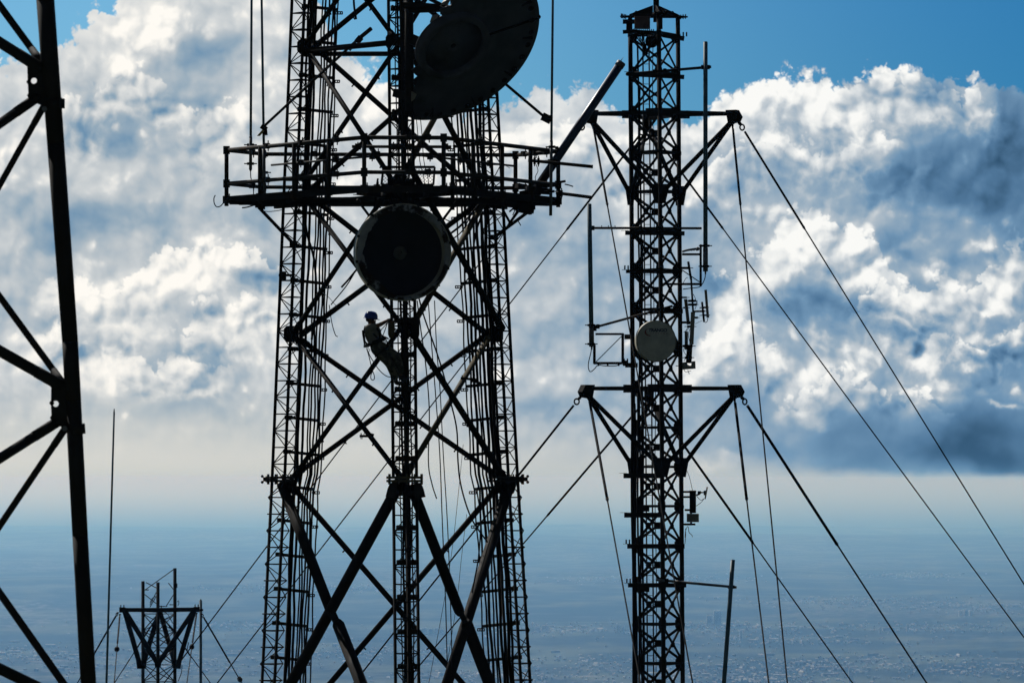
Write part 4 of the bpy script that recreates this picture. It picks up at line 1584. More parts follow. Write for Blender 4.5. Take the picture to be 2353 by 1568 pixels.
# two bare pipes sticking out of the platform end
for (p, q, lab) in (((1545, 469), (1735, 488), 'bare horizontal pipe poking out past the lone whip at mid-rail height'), ((1626, 564), (1733, 578), 'bare horizontal pipe poking out at floor height of the platform end')):
    p, q = N(*p, 115.5), N(*q, 115.5)
    t = Thing('mounting_pipe', lab, 'pipe', p, 'bare pipes at the platform end')
    mb = MB()
    mb.tube(p, q, .034, n=12)
    mb.tube(q - (q - p).normalized() * .03, q, .037, n=12)
    t.part('pipe', mb, 'steel')
    mb = MB()
    for f_ in (.1, .16):
        c = p.lerp(q, f_)
        mb.cut()
        mb.box(c, .05, .13, .13)
        mb.tube(c - V((0, 0, .11)), c + V((0, 0, .11)), .012, n=6)
    t.part('clamp', mb, 'dark_steel')

# ---------------------------------------------------------------- slim guyed mast to the right
DM = 171.5
MR = 0.837
MDEL = R(5.0)
MANG = {'L': R(150) + MDEL, 'R': R(30) + MDEL, 'C': R(270) + MDEL}


def mcen(z):
    y = HZ - z * F / DM
    x = 1506 + 11 * (y - 80) / 1488
    return V(((x - 1176) * DM / F, DM, z))


def mleg(leg, z, out=0.0):
    a = MANG[leg]
    return mcen(z) + V(((MR + out) * math.cos(a), (MR + out) * math.sin(a), 0))


def mz(ny):
    """height on the mast seen at row ny of the 2996 picture"""
    return (HZ - ny * K) * DM / F


mast = Thing('guyed_mast', 'slim three-sided lattice mast with two tiers of star outriggers and guy wires', 'mast', mcen(GZ))
Z_CAP = mz(46)
for leg in 'LRC':
    mb = MB()
    mb.tube(mleg(leg, GZ), mleg(leg, Z_CAP), 0.068, n=14)
    k = 0
    z = mz(101)
    while z > GZ:
        mb.tube(mleg(leg, z - .05), mleg(leg, z + .05), 0.080, n=14)
        z -= 1.186 * 3
    mast.part('leg', mb, 'dark_steel')
levels = [101 + 114.9 * k for k in range(0, 22)]
faces = (('L', 'C'), ('C', 'R'), ('R', 'L'))
ncb = 0
extra = {'cross_brace': MB(), 'girt': MB()}
for i in range(len(levels) - 1):
    za, zb = mz(levels[i]), mz(levels[i + 1])
    for a, b in faces:
        p1, p2, q1, q2 = mleg(a, za), mleg(b, za), mleg(a, zb), mleg(b, zb)
        hid = i > 16
        mb = extra['cross_brace'] if hid else MB()
        w_ = .064 if i < 2 else .082
        d = (p2 - p1).normalized()
        n_ = V((-d.y, d.x, 0))
        if n_.dot(mcen(za) - p1) > 0:
            n_ = -n_
        e = V((0, 0, .10))
        mb.beam(p1 + d * .06 - e, q2 - d * .06 + e, .028, w_, n_.cross(q2 - p1))
        mb.beam(p2 - d * .06 - e - n_ * .03, q1 + d * .06 + e - n_ * .03, .028, w_, n_.cross(q1 - p2))
        c = (p1 + p2 + q1 + q2) / 4
        g = .13 if i >= 2 else .07
        mb.prism([c + d * (g * x) + V((0, 0, g * y)) for x, y in ((-1, 0), (-.5, .8), (.5, .8), (1, 0), (.5, -.8), (-.5, -.8))], n_ * .02)
        for t_, pp in ((1, p1), (-1, p2), (1, q1), (-1, q2)):
            s_ = -1 if pp in (p1, p2) else 1
            mb.prism([pp + d * (t_ * x) + V((0, 0, s_ * y)) for x, y in ((.04, 0), (.22, 0), (.22, .10), (.12, .24), (.04, .24))], n_ * .018)
        if not hid:
            mast.part('cross_brace', mb, 'dark_steel')
        mb = extra['girt'] if hid else MB()
        mb.angle(p1 + d * .05, p2 - d * .05, .075, .012, (0, 0, 1))
        if not hid:
            mast.part('girt', mb, 'dark_steel')
for nm, mb in extra.items():
    o = mast.part(nm, mb, 'dark_steel')
    o['kind'] = 'stuff'

# climbing ladder and cables inside, by the back left leg
lad = MB()
lx = []
for nx_ in (1881, 1899):
    pts = [N(nx_ + (ny - 150) * .0075, ny, DM + .1) for ny in (95, 1000, 2060)]
    pts.append(V((pts[-1].x, pts[-1].y, GZ)))
    mbp = pts
    lad.path(pts, .022, 6)
ny = 100
while ny < 2060:
    sft = (ny - 150) * .0075
    lad.tube(N(1881 + sft, ny, DM + .1), N(1899 + sft, ny, DM + .1), .010, n=6)
    ny += 29.3
mast.part('ladder', lad, 'steel')
rng = random.Random(8)
for (x0_, x1_, y0_, r, dd) in ((1842, 1846, 120, .035, -.2), (1850, 1853, 1180, .035, -.3), (1857, 1862, 1150, .03, -.3), (1866, 1868, 120, .028, .1), (1871, 1873, 250, .03, .15), (1910, 1912, 130, .012, .3), (1876, 1875, 700, .022, .2), (1838, 1845, 1250, .03, -.2)):
    pts = []
    ny = y0_
    ph = rng.uniform(0, 6)
    while ny < 2060:
        t = (ny - 100) / 1900
        pts.append(N(x0_ + (x1_ - x0_) * t + 9 * t + 1.6 * math.sin(ny * .011 + ph), ny, DM + dd))
        ny += 40
    pts.append(V((pts[-1].x, pts[-1].y, GZ)))
    mb = MB()
    mb.path(pts, r, 6)
    mast.part('cable', mb, 'cable')

# channels clamped across the front of the mast, their ends overhanging
for (x0_, y0_, x1_, y1_, h_, ub) in ((1938, 103, 2002, 114, .14, 2), (1838, 217, 2002, 226, .13, 0), (1829, 681, 2003, 683, .13, 0), (1831, 794, 1990, 796, .10, 1), (1900, 911, 1998, 910, .14, 0),
                                     (1828, 985, 1850, 985, .13, 0), (1829, 1068, 1866, 1068, .14, 1), (1824, 1391, 1941, 1391, .15, 0), (1826, 1506, 1936, 1506, .15, 0), (1835, 1597, 2003, 1597, .14, 1), (1837, 1711, 2008, 1711, .13, 1), (1868, 1487, 1900, 1487, .18, 0), (1868, 1720, 1900, 1722, .18, 0)):
    mb = MB()
    d1 = DM - 1.02 if x1_ - x0_ > 100 else DM - .5
    if y0_ in (681, 1597, 1711):
        d1 = DM - .98
    p, q = N(x0_, y0_, d1), N(x1_, y1_, d1)
    mb.channel(p, q, .06, h_, .01, (0, 0, 1))
    if y0_ > 200:
        mb.beam(p + V((-.12, 0, h_ / 2)), p + V((.1, 0, h_ / 2)), .05, .012)
    if ub:
        e = q if ub == 2 else p
        for dx in (-.03, .07):
            mb.tube(e + V((dx * (1 if ub == 1 else 1), 0, h_ / 2)), e + V((dx, 0, h_ / 2 + .13)), .022, n=6)
    mast.part('channel', mb, 'dark_steel')


def star(ny_top, ny_low, lx_, rx_, dz=0.0):
    """three outrigger arms; each corner is held from two legs"""
    zt, zl = mz(ny_top), mz(ny_low)
    tips = []
    for (a, b, ang) in (('L', 'C', R(210)), ('C', 'R', R(330)), ('R', 'L', R(90))):
        r = 2.50
        tip = mcen(zt) + V((r * math.cos(ang + MDEL), r * math.sin(ang + MDEL), 0))
        if ang == R(210):
            tip = N(lx_, ny_top, tip.y)
        if ang == R(330):
            tip = N(rx_, ny_top, tip.y)
        tips.append(tip)
        root = MB()
        for lg in (a, b):
            root.beam(tip, mleg(lg, zt), .07, .115, (0, 0, 1))
            d = (mleg(lg, zt) - tip).normalized()
            root.beam(mleg(lg, zt) - d * .42, mleg(lg, zt), .09, .24, (0, 0, 1))
        arm = mast.part('outrigger', root, 'dark_steel')
        for lg in (a, b):
            mb = MB()
            low = mleg(lg, zl)
            outv = (tip - mleg(lg, zt)); outv.z = 0
            outv.normalize()
            foot = low + outv * .20
            mb.tube(tip + V((0, 0, -.16)), foot + V((0, 0, .12)), .068, n=10)
            mast.part('strut', mb, 'dark_steel', arm)
            mb = MB()
            s_ = outv
            nn = V((-s_.y, s_.x, 0))
            mb.prism([low + s_ * x + V((0, 0, z)) for x, z in ((-.05, .24), (.30, .24), (.26, .08), (.16, -.34), (-.05, -.34))], nn * .07)
            mast.part('foot_plate', mb, 'dark_steel', arm)
        mb = MB()
        o2 = (tip - mcen(zt)); o2.z = 0
        o2.normalize()
        nn = V((-o2.y, o2.x, 0))
        mb.prism([tip + o2 * x + V((0, 0, z)) for x, z in ((-.22, .11), (.12, .11), (.24, -.10), (.16, -.26), (-.14, -.30))], nn * .26)
        mast.part('corner_plate', mb, 'dark_steel', arm)
    return tips


tips_up = star(333, 566, 1727, 2147)
tips_lo = star(1136, 1362, 1716, 2153)

# cap, lifting eyes and the pipe above
mb = MB()
z = Z_CAP
cps = [mleg(l, z) for l in 'LCR']
for a in cps:
    d = a - mcen(z)
    mb.prism([a + d.normalized() * x + V((-d.y, d.x, 0)).normalized() * y for x, y in ((-.2, -.16), (.26, -.16), (.26, .16), (-.2, .16))], (0, 0, .045))
    mb.prism([a + d.normalized() * .02 + V((0, 0, .03)), a + d.normalized() * .02 + V((0, 0, .07)), mcen(z) + d.normalized() * .09 + V((0, 0, .31)), mcen(z) + d.normalized() * .09 + V((0, 0, .03))], V((-d.y, d.x, 0)).normalized() * .03)
    for t in (-.12, 0.0, .12, .2):
        c = a + d.normalized() * .2 + V((-d.y, d.x, 0)).normalized() * t
        mb.tube(c - V((0, 0, .06)), c + V((0, 0, .08)), .018, n=6)
    mb.ring(a - d.normalized() * .2 + V((0, 0, .11)), V((-d.y, d.x, 0)), .045, .012)
for i in range(3):
    mb.beam(cps[i], cps[(i + 1) % 3], .03, .09, (0, 0, 1))
cap = mast.part('cap', mb, 'dark_steel')
mb = MB()
c = mcen(z) + V((.02, 0, 0))
mb.tube(c - V((0, 0, .2)), c + V((0, 0, 2.6)), .088, n=16)
mb.tube(c + V((.09, 0, .62)), c + V((.17, 0, .62)), .014, n=6)
mb.ball(c + V((.19, 0, .62)), .045)
mast.part('top_pipe', mb, 'dark_steel', cap)

# ---- cabinet and its clamps near the mast top
t = Thing('equipment_box', 'maroon weathered cabinet strapped inside the top of the guyed mast', 'cabinet', N(1880, 85, DM - .7))
mb = MB()
mb.box(N(1868, 67, DM - .75), .24, .3, .36)
mb.box(N(1890, 67, DM - .72), .24, .34, .36)
mb.box(N(1880, 50, DM - .75), .50, .36, .025)
t.part('housing', mb, 'box')
mb = MB()
mb.box(N(1932, 69, DM - 1.0), .13, .2, .34)
mb.channel(N(1822, 64, DM - .6), N(1860, 64, DM - .6), .1, .13)
mb.channel(N(1822, 94, DM - .6), N(1864, 92, DM - .6), .1, .11)
mb.beam(N(1838, 64, DM - .5), N(1838, 96, DM - .5), .12, .1)
mb.channel(N(1850, 92, DM - .5), N(1930, 96, DM - .5), .08, .09)
t.part('clamp_frame', mb, 'dark_steel')
mb = MB()
for i in range(9):
    x = 1864 + i * 6
    mb.cut()
    mb.path(curve_through([N(x, 86, DM - .5), N(x + rng.uniform(-4, 4), 112, DM - .4), N(1882 + i * 2 + rng.uniform(-6, 6), 135, DM - .1), N(1884 + i * 1.2, 160, DM)], 5), .016, 6)
mb.cut()
mb.path(curve_through([N(1856, 85, DM - .9), N(1848, 90, DM - .9), N(1844, 100, DM - .9), N(1843, 120, DM - .8)], 5), .016, 6)
t.part('cable_tail', mb, 'cable')
mb = MB()
mb.lathe([(.001, .2), (.14, .16), (.2, 0), (.14, -.16), (.001, -.2)], N(1906, 122, DM - .3), (.3, -1, .2), 20)
t.part('junction_pod', mb, 'dark_steel')

# ---------------------------------------------------------------- aerials carried by the guyed mast
DA = DM - 1.12
GA = 'thick fibreglass aerials round the guyed mast'


def stick(label, top, bot, D, r, base=0.0, feed=None):
    a, b = N(*top, D), N(*bot, D)
    t = Thing('pole_antenna', label, 'antenna', b, GA)
    d = (a - b).normalized()
    mb = MB()
    mb.tube(b + d * base, a, r, n=18)
    mb.tube(a, a + d * .02, r * .98, r * .8, n=18)
    t.part('radome', mb, 'fibre')
    if base:
        mb = MB()
        mb.tube(b, b + d * base, r * 1.14, n=18)
        mb.tube(b + d * base, b + d * (base + .05), r * 1.14, r, n=18)
        mb.tube(b - d * .09, b, .022, .03, n=8)
        t.part('base_sleeve', mb, 'galv')
    if feed:
        mb = MB()
        mb.path(curve_through([N(x, y, D + .02) for x, y in feed], 6), .014, 6)
        t.part('feed_cable', mb, 'cable')
    return t


def spool(t, x, y, D, w=.40):
    mb = MB()
    c = N(x, y, D)
    mb.cut()
    mb.box(c, w * .6, .2, .06)
    for o in (-.07, .07):
        mb.tube(c + V((-w / 2, o, 0)), c + V((w / 2, o, 0)), .014, n=6)
    t.part('clamp', mb, 'dark_steel')


# by the upper right: top whip with its frame
t = stick('tall upright aerial clamped beside the upper star arm near the mast top', (2064, 124), (2064, 794), DA, .066, .68, [(2064, 800), (2062, 815), (2054, 832), (2044, 840), (2020, 843), (1998, 846)])
spool(t, 2064, 719, DA)
spool(t, 2063, 779, DA)
mb = MB()
mb.tube(N(2050, 715, DA + .1), N(2050, 838, DA + .1), .036, n=10)
mb.tube(N(1996, 744, DA + .2), N(2050, 744, DA + .1), .036, n=10)
mb.tube(N(1940, 831, DA + .2), N(2048, 831, DA + .1), .036, n=10)
mb.tube(N(1996, 790, DA + .3), N(2047, 825, DA + .1), .016, n=8)
t.part('bracket', mb, 'dark_steel')
mb = MB()
mb.path(curve_through([N(1996, 736, DA + .2), N(2010, 732, DA + .2), N(2030, 729, DA + .15), N(2044, 727, DA + .1)], 4), .034, 8)
for x in (2022, 2029, 2036):
    mb.tube(N(x, 730.5, DA + .17), N(x + 3, 730, DA + .17), .038, n=8)
mb.ball(N(2041, 728, DA + .1), .06, 8)
t.part('jumper', mb, 'galv')
a, b = N(1836, 217, DA + .2), N(2081, 196, DA + .14)
mb = MB()
mb.tube(a, b, .042, n=12)
mb.ball(a, .06, 8)
o = Thing('support_pipe', 'slightly tilted pipe holding the top of the tall aerial near the mast top', 'pipe', a, 'support pipes across the guyed mast')
o.part('pipe', mb, 'dark_steel')
mb = MB()
mb.box(N(2064, 197, DA + .1), .26, .2, .12)
mb.cut()
mb.box(N(1915, 211, DA + .2), .1, .16, .14)
mb.cut()
mb.box(N(1945, 208, DA + .2), .1, .16, .14)
o.part('clamp', mb, 'dark_steel')

# left: whip on a pipe frame
t = stick('upright aerial on a square pipe frame beside the guyed mast, its feed cable drooping', (1724, 598), (1731, 1014), DA, .068, .66, [(1730, 1016), (1729, 1030), (1722, 1060), (1722, 1078), (1728, 1087), (1740, 1078), (1750, 1068), (1770, 1070), (1800, 1070), (1815, 1065), (1830, 1062)])
spool(t, 1730, 951, DA, .38)
spool(t, 1730, 1006, DA, .38)
mb = MB()
for (x1, y1, x2, y2, r) in ((1742, 977, 1824, 977, .034), (1822, 975, 1822, 1064, .042), (1739, 1008, 1739, 1064, .042), (1737, 1062, 1828, 1062, .040), (1744, 1058, 1818, 984, .014), (1740, 950, 1741, 968, .05)):
    mb.tube(N(x1, y1, DA + .1), N(x2, y2, DA + .1), r, n=10)
mb.box(N(1838, 985, DA + .3), .22, .3, .14)
mb.box(N(1830, 1062, DA + .2), .16, .24, .16)
for x in (1751, 1778, 1810):
    mb.box(N(x, 1065, DA + .1), .05, .1, .11)
t.part('bracket', mb, 'dark_steel')
for (p, q, lab) in (((1728, 667), (2053, 668), 'straight level pipe holding the top of the aerial on the square frame'), ((1745, 956), (1968, 895), 'slanting pipe rising from the square pipe frame across the mast above the round dish')):
    p, q = N(*p, DA + .16), N(*q, DA + (.16 if lab[0] == 's' and lab[1] == 't' else .0))
    o = Thing('support_pipe', lab, 'pipe', p, 'support pipes across the guyed mast')
    mb = MB()
    mb.tube(p, q, .037, n=12)
    o.part('pipe', mb, 'steel')
    mb = MB()
    for f_ in ((.02, .45, .62) if lab[1] == 't' else (.02, .72)):
        mb.cut()
        mb.box(p.lerp(q, f_), .1, .18, .13)
    for f_ in ((.1, .16, .22) if lab[1] == 't' else ()):
        c = p.lerp(q, f_)
        mb.tube(c, c + V((0, 0, .08)), .012, n=6)
    o.part('clamp', mb, 'dark_steel')

# lower right: leaning stick on one arm
t = stick('leaning teal-black pole aerial held by a single side arm low on the guyed mast', (2144, 1638), (2107, 2150), DA, .066)
p, q = N(1919, 1695, DA + .18), N(2155, 1717, DA + .14)
o = Thing('support_pipe', 'weathered side arm reaching from the low mast to the leaning pole aerial', 'pipe', p, 'support pipes across the guyed mast')
mb = MB()
mb.tube(p, q, .040, n=12)
o.part('pipe', mb, 'galv')
mb = MB()
mb.box(N(2139, 1716, DA + .1), .2, .22, .1)
mb.cut()
mb.box(N(1950, 1698, DA + .2), .12, .2, .14)
o.part('clamp', mb, 'dark_steel')

# round covered dish with its lettering
tc = N(1920, 998, DM - 1.45)
tax = V((math.sin(R(15)), -math.cos(R(15)), -.03)).normalized()
RT = .615
td = Thing('covered_dish', 'round grey-white dish with lettering on its cover, on the guyed mast', 'dish antenna', tc)
mb = MB()
mb.lathe([(.001, .035)] + [(RT * s, .035 * (1 - s * s) + .004) for s in (.2, .4, .6, .8, .92, .98)], tc, tax, 64)
face = td.part('cover', mb, 'white_face')
mb = MB()
mb.lathe([(RT * .965, .012), (RT, .014), (RT + .008, .0), (RT + .008, -.03), (RT, -.035), (RT, -.20), (RT * .8, -.30), (RT * .4, -.40), (.001, -.43)], tc, tax, 64)
td.part('shroud', mb, 'dish')
mb = MB()
mb.beam(tc - tax * .42, mleg('C', tc.z + .1), .14, .2)
mb.tube(tc - tax * .5 + V((0, 0, -.45)), tc - tax * .5 + V((0, 0, .45)), .055, n=12)
mb.box(tc - tax * .45, .3, .12, .34)
td.part('mount', mb, 'dark_steel')
tx_ = V((0, 0, 1)).cross(-tax).normalized() * -1
if tx_.x < 0:
    tx_ = -tx_
tz_ = tax.cross(tx_).normalized()
if tz_.z < 0:
    tz_ = -tz_


def on_face(u, v, h=.03):
    """point of the cover, u to the right and v up, in metres"""
    rr = math.hypot(u, v) / RT
    return tc + tx_ * u + tz_ * v + tax * (.035 * (1 - rr * rr) + .004 + h)


def lettering(txt, u0, v0, width, height, shear=0.0, bold=.02, spacing=1.0):
    cu = bpy.data.curves.new('text', 'FONT')
    cu.body = txt
    cu.size = 1.0
    cu.shear = shear
    cu.offset = bold
    cu.space_character = spacing
    cu.resolution_u = 3
    ob = bpy.data.objects.new('text', cu)
    COL.objects.link(ob)
    dg = bpy.context.evaluated_depsgraph_get()
    me = bpy.data.meshes.new_from_object(ob.evaluated_get(dg))
    bpy.data.objects.remove(ob)
    xs = [v.co.x for v in me.vertices]
    ys = [v.co.y for v in me.vertices]
    sx, sy = width / (max(xs) - min(xs)), height / (max(ys) - min(ys))
    mb = MB()
    mb.add([on_face(u0 + (v.co.x - min(xs)) * sx, v0 + (v.co.y - min(ys)) * sy, .004) for v in me.vertices], [list(p.vertices) for p in me.polygons])
    bpy.data.meshes.remove(me)
    return mb


ppm = F / (tc.y) / K                                   # 2996-picture pixels to a metre
uu = lambda cx: (1820 + cx / 7.468 - 1920) / ppm / math.cos(R(15))
vv = lambda cy: (998 - (900 + cy / 7.468)) / ppm
td.part('lettering', lettering('TRANGO', uu(572), vv(527), uu(980) - uu(572), vv(452) - vv(527), .12, .03, .92), 'navy_ink', face)
td.part('small_lettering', lettering('S Y S T E M S', uu(603), vv(571), uu(982) - uu(603), vv(550) - vv(571), .08, .02, 1.2), 'red_ink', face)
mb = MB()                                              # crescent emblem
outer, inner = [], []
for k in range(25):
    a = R(62 + 215 * k / 24)
    cu_, cv_ = uu(600), vv(535)
    outer.append((cu_ + (uu(600) - uu(487)) * math.cos(a), cv_ + (vv(450) - vv(535)) * math.sin(a)))
    a2 = R(62 + 215 * k / 24)
    inner.append((uu(618) + (uu(618) - uu(512)) * math.cos(a2), vv(527) + (vv(455) - vv(535)) * math.sin(a2)))
inner[0], inner[-1] = outer[0], outer[-1]
vs = [on_face(u, v, .004) for u, v in outer] + [on_face(u, v, .004) for u, v in inner]
mb.add(vs, [[k, k + 1, 26 + k, 25 + k] for k in range(24)])
td.part('emblem', mb, 'red_ink', face)

# sector panels and radio boxes on the right leg
DP = DM + .15
px, py = mleg('R', mz(900)).x, DP


def panel(label, corners, D, depth, m='panel', extra=None, name='panel_antenna', grp='panel antennas on the mast leg'):
    a, b = corners
    p, q = N(*a[:2], D), N(*b[:2], D)
    w0 = a[2] / ppm2
    t = Thing(name, label, 'antenna', q, grp)
    mb = MB()
    mb.beam(p, q, w0, depth, (0, 1, 0))
    d = (q - p).normalized()
    mb.beam(p - d * .012, p + d * .02, w0 * 1.04, depth * 1.06, (0, 1, 0))
    mb.beam(q - d * .02, q + d * .012, w0 * 1.04, depth * 1.06, (0, 1, 0))
    t.part('housing', mb, m)
    if extra:
        mb = MB()
        for (x, y, w_, h_) in extra:
            mb.cut()
            mb.box(N(x, y, D + .05), w_, .12, h_)
            mb.tube(N(x, y, D) + V((-w_ * .9, 0, 0)), N(x, y, D) + V((w_ * .9, 0, 0)), .012, n=6)
        t.part('clamp', mb, 'dark_steel')
    return t


ppm2 = F / DP / K
t = panel('wide beige panel antenna next to the mast leg, lower edge level with the round dish', ((2027.5, 914, 12), (2023, 1006, 12)), DP, .14, 'panel', [(2036, 929, .12, .06), (2020, 955, .2, .07)])
t = panel('slim beige panel antenna squeezed between the mast leg and the wide panel', ((2006, 876, 9.5), (2014, 948, 10)), DP + .3, .16, 'panel', [(2000, 870, .2, .05), (2006, 900, .14, .05)])
t = panel('thin upright white-edged stick antenna farthest out on its own little arm', ((2064.5, 849, 7.5), (2071, 928, 8.5)), DP, .08, 'panel', [(2061, 899, .16, .05), (2064, 922, .16, .05)])
mb = MB()
mb.tube(N(2054, 883, DP + .1), N(2060, 942, DP + .1), .032, n=10)
mb.tube(N(2026, 911, DP + .1), N(2062, 910, DP + .1), .03, n=8)
for y in (902, 911, 923):
    mb.tube(N(2046, y, DP + .05), N(2066, y - 1, DP + .05), .012, n=6)
mb.path(curve_through([N(2071, 930, DP), N(2069, 940, DP), N(2063, 943, DP), N(2061, 934, DP)], 5), .01, 6)
t.part('bracket', mb, 'dark_steel')
mb = MB()
mb.path(curve_through([N(2054, 938, DP), N(2044, 942, DP), N(2034, 948, DP)], 4), .007, 6)
t.part('feed_cable', mb, 'cable')
t = Thing('mounting_pole', 'leaning pipe beside the mast leg that carries the panel antennas', 'pole', N(2028, 913, DP))
mb = MB()
mb.tube(N(2013.5, 765, DP + .1), N(2022, 818, DP + .1), .036, n=10)
mb.tube(N(2022, 815, DP + .1), N(2028, 914, DP + .1), .030, n=10)
mb.tube(N(2028, 914, DP + .1), N(2020, 1062, DP + .25), .034, n=10)
t.part('pipe', mb, 'dark_steel')
mb = MB()
for (x, y, w_) in ((2005, 784, .3), (2024, 880, .22), (2025, 891, .24), (2010, 943, .3), (2012, 1012, .3), (2014, 1046, .22), (2000, 1070, .3)):
    mb.cut()
    mb.box(N(x, y, DP + .1), w_, .14, .07)
    mb.tube(N(x, y, DP + .1) + V((-w_ * .8, 0, 0)), N(x, y, DP + .1) + V((w_ * .8, 0, 0)), .013, n=6)
t.part('clamp', mb, 'dark_steel')
mb = MB()
for pts in ([(2028, 860), (2034, 872), (2038, 890), (2033, 905)], [(2030, 880), (2040, 884), (2036, 898)], [(1998, 830), (2006, 815), (2012, 812)], [(2012, 958), (2004, 975), (2010, 996), (2002, 1010)], [(2018, 962), (2014, 980), (2018, 1000)], [(2006, 1010), (2000, 1025), (2008, 1042), (2001, 1056)], [(1999, 1075), (2004, 1086), (2012, 1087), (2022, 1084)], [(2012, 1082), (2017, 1094)], [(2000, 972), (2010, 966), (2016, 958)]):
    mb.cut()
    mb.path(curve_through([N(x, y, DP) for x, y in pts], 5), .010, 6)
t.part('loose_wire', mb, 'cable')
t = Thing('radio_unit', 'dark ribbed radio cylinder hanging below the wide panel antenna', 'radio unit', N(2016, 1064, DP), 'radio boxes on the mast leg')
mb = MB()
mb.tube(N(2017, 1008, DP), N(2014, 1062, DP), .075, n=16)
for k in range(7):
    mb.tube(N(2017 - k * .4, 1012 + k * 7, DP), N(2017 - k * .4, 1014 + k * 7, DP), .085, n=16)
t.part('housing', mb, 'dark_steel')
mb = MB()
mb.box(N(2008, 996, DP + .1), .10, .1, .55)
t.part('slim_module', mb, 'panel')
t = Thing('radio_unit', 'flat olive box sticking out at the foot of the panel antenna cluster', 'radio unit', N(2016, 1080, DP), 'radio boxes on the mast leg')
mb = MB()
mb.prism([N(1997, 1060, DP), N(2010, 1058, DP), N(2012, 1071, DP), N(2022, 1070, DP), N(2024, 1057, DP), N(2034, 1056, DP), N(2035, 1078, DP), N(1997, 1081, DP)], (0, .22, 0))
t.part('housing', mb, 'panel')

# lower radio group
t = Thing('radio_unit', 'cylindrical radio with a square box under it low on the mast leg', 'radio unit', N(2026, 1530, DP), 'radio boxes on the mast leg')
mb = MB()
mb.tube(N(2027, 1437, DP), N(2027, 1500, DP), .098, n=20)
mb.tube(N(2027, 1434, DP), N(2027, 1440, DP), .105, n=20)
t.part('housing', mb, 'dark_steel')
mb = MB()
mb.box(N(2027, 1514, DP), .36, .16, .25)
t.part('box', mb, 'panel')
mb = MB()
mb.tube(N(2022, 1500, DP), N(2022, 1536, DP), .03, n=8)
for (x, y, w_) in ((2012, 1438, .34), (2012, 1453, .3), (2014, 1491, .22), (2014, 1533, .42)):
    mb.box(N(x, y, DP + .1), w_, .12, .06)
mb.tube(N(2037, 1448, DP), N(2048, 1444, DP), .026, n=8)
mb.box(N(2046, 1440, DP), .1, .1, .09)
mb.tube(N(2046, 1440, DP), N(2064, 1440, DP), .02, n=8)
t.part('bracket', mb, 'dark_steel')
mb = MB()
for pts in ([(2010, 1376), (2018, 1398), (2026, 1434)], [(2036, 1480), (2050, 1470), (2060, 1458)], [(2038, 1450), (2050, 1462), (2060, 1458)], [(2014, 1540), (2016, 1556), (2024, 1564), (2026, 1570)], [(2006, 1545), (2006, 1570), (2004, 1590)], [(2012, 1538), (2006, 1552), (2004, 1572)]):
    mb.cut()
    mb.path(curve_through([N(x, y, DP) for x, y in pts], 5), .009, 6)
t.part('feed_cable', mb, 'cable')
t = panel('small tilted flat panel at the outer end of the low radio bracket', ((2069, 1425, 3.5), (2063, 1458, 4)), DP - .05, .28, 'panel')
mb = MB()
mb.box(N(2062, 1441, DP), .06, .12, .14)
t.part('bracket', mb, 'dark_steel')

# ---------------------------------------------------------------- the near tower at the edge of the frame
DN = 55.0
nt = Thing('near_tower', 'black tubular tower leg and braces very close to the camera, out of focus', 'tower', P(-300, 784, DN) * 1.0 + V((0, 0, GZ - P(0, 784, DN).z)))
nodes = [(103, -330, 45), (104, 0, 42), (128, 330, 40), (161, 785, 37), (168, 920, 37), (184, 1230, 36), (203, 1568, 36), (226, 2000, 36)]
mb = MB()
pts = [P(x, y, DN) for x, y, w_ in nodes]
for i in range(len(nodes) - 1):
    r0, r1 = nodes[i][2] / 2 / F * DN, nodes[i + 1][2] / 2 / F * DN
    mb.tube(pts[i], pts[i + 1], r0, r1, n=24)
low = pts[-1]
mb.tube(low, V((low.x + (GZ - low.z) * -.05, DN, GZ)), nodes[-1][2] / 2 / F * DN, n=24)
for (x, y, w_) in ((142, 238, 40), (176, 985, 38)):
    c = P(x if y != 238 else 122, y, DN)
    d = (pts[3] - pts[1]).normalized()
    mb.tube(c - d * .05, c + d * .05, w_ / 2 / F * DN * 1.05, n=24)
mb.box(P(142, 238, DN), .05, .12, .09)
nt.part('leg', mb, 'near_steel')
far_leg = [P(-760, y, DN - 1.5) for y in (-330, 2000)]
mb = MB()
mb.tube(far_leg[0], far_leg[1], .085, n=16)
mb.tube(far_leg[1], V((far_leg[1].x, far_leg[1].y, GZ)), .085, n=16)
nt.part('leg', mb, 'near_steel')
back_leg = [P(-330, y, DN + 3.2) for y in (-330, 2000)]
mb = MB()
mb.tube(back_leg[0], back_leg[1], .085, n=16)
mb.tube(back_leg[1], V((back_leg[1].x, back_leg[1].y, GZ)), .085, n=16)
nt.part('leg', mb, 'near_steel')


def nbrace(x1, y1, x2, y2, w_, back=False):
    """from the joint at (x1, y1) through (x2, y2) and on to the other leg"""
    p = P(x1, y1, DN)
    lx = -330 if back else -760
    D2 = DN + 3.2 if back else DN - 1.5
    t = (lx - x1) / (x2 - x1)
    q = P(lx, y1 + (y2 - y1) * t, D2)
    mb = MB()
    mb.tube(p, q, w_ / 2 / F * DN, n=14)
    d = (q - p).normalized()
    mb.tube(p, p + d * .28, w_ / 2 / F * DN * 1.07, n=14)
    nt.part('brace', mb, 'near_steel')


for a in ((100, 150, 0, 14, 17, True), (95, 158, 0, 98, 25, False), (88, 222, 0, 284, 22, False), (104, 238, 0, 424, 15, True),
          (152, 890, 0, 682, 16, True), (140, 885, 0, 806, 26, False), (132, 968, 0, 1052, 23, False), (152, 980, 0, 1206, 16, True),
          (196, 1640, 0, 1362, 18, True), (186, 1625, 0, 1535, 26, False), (50, -250, 0, -60, 20, False)):
    nbrace(*a)


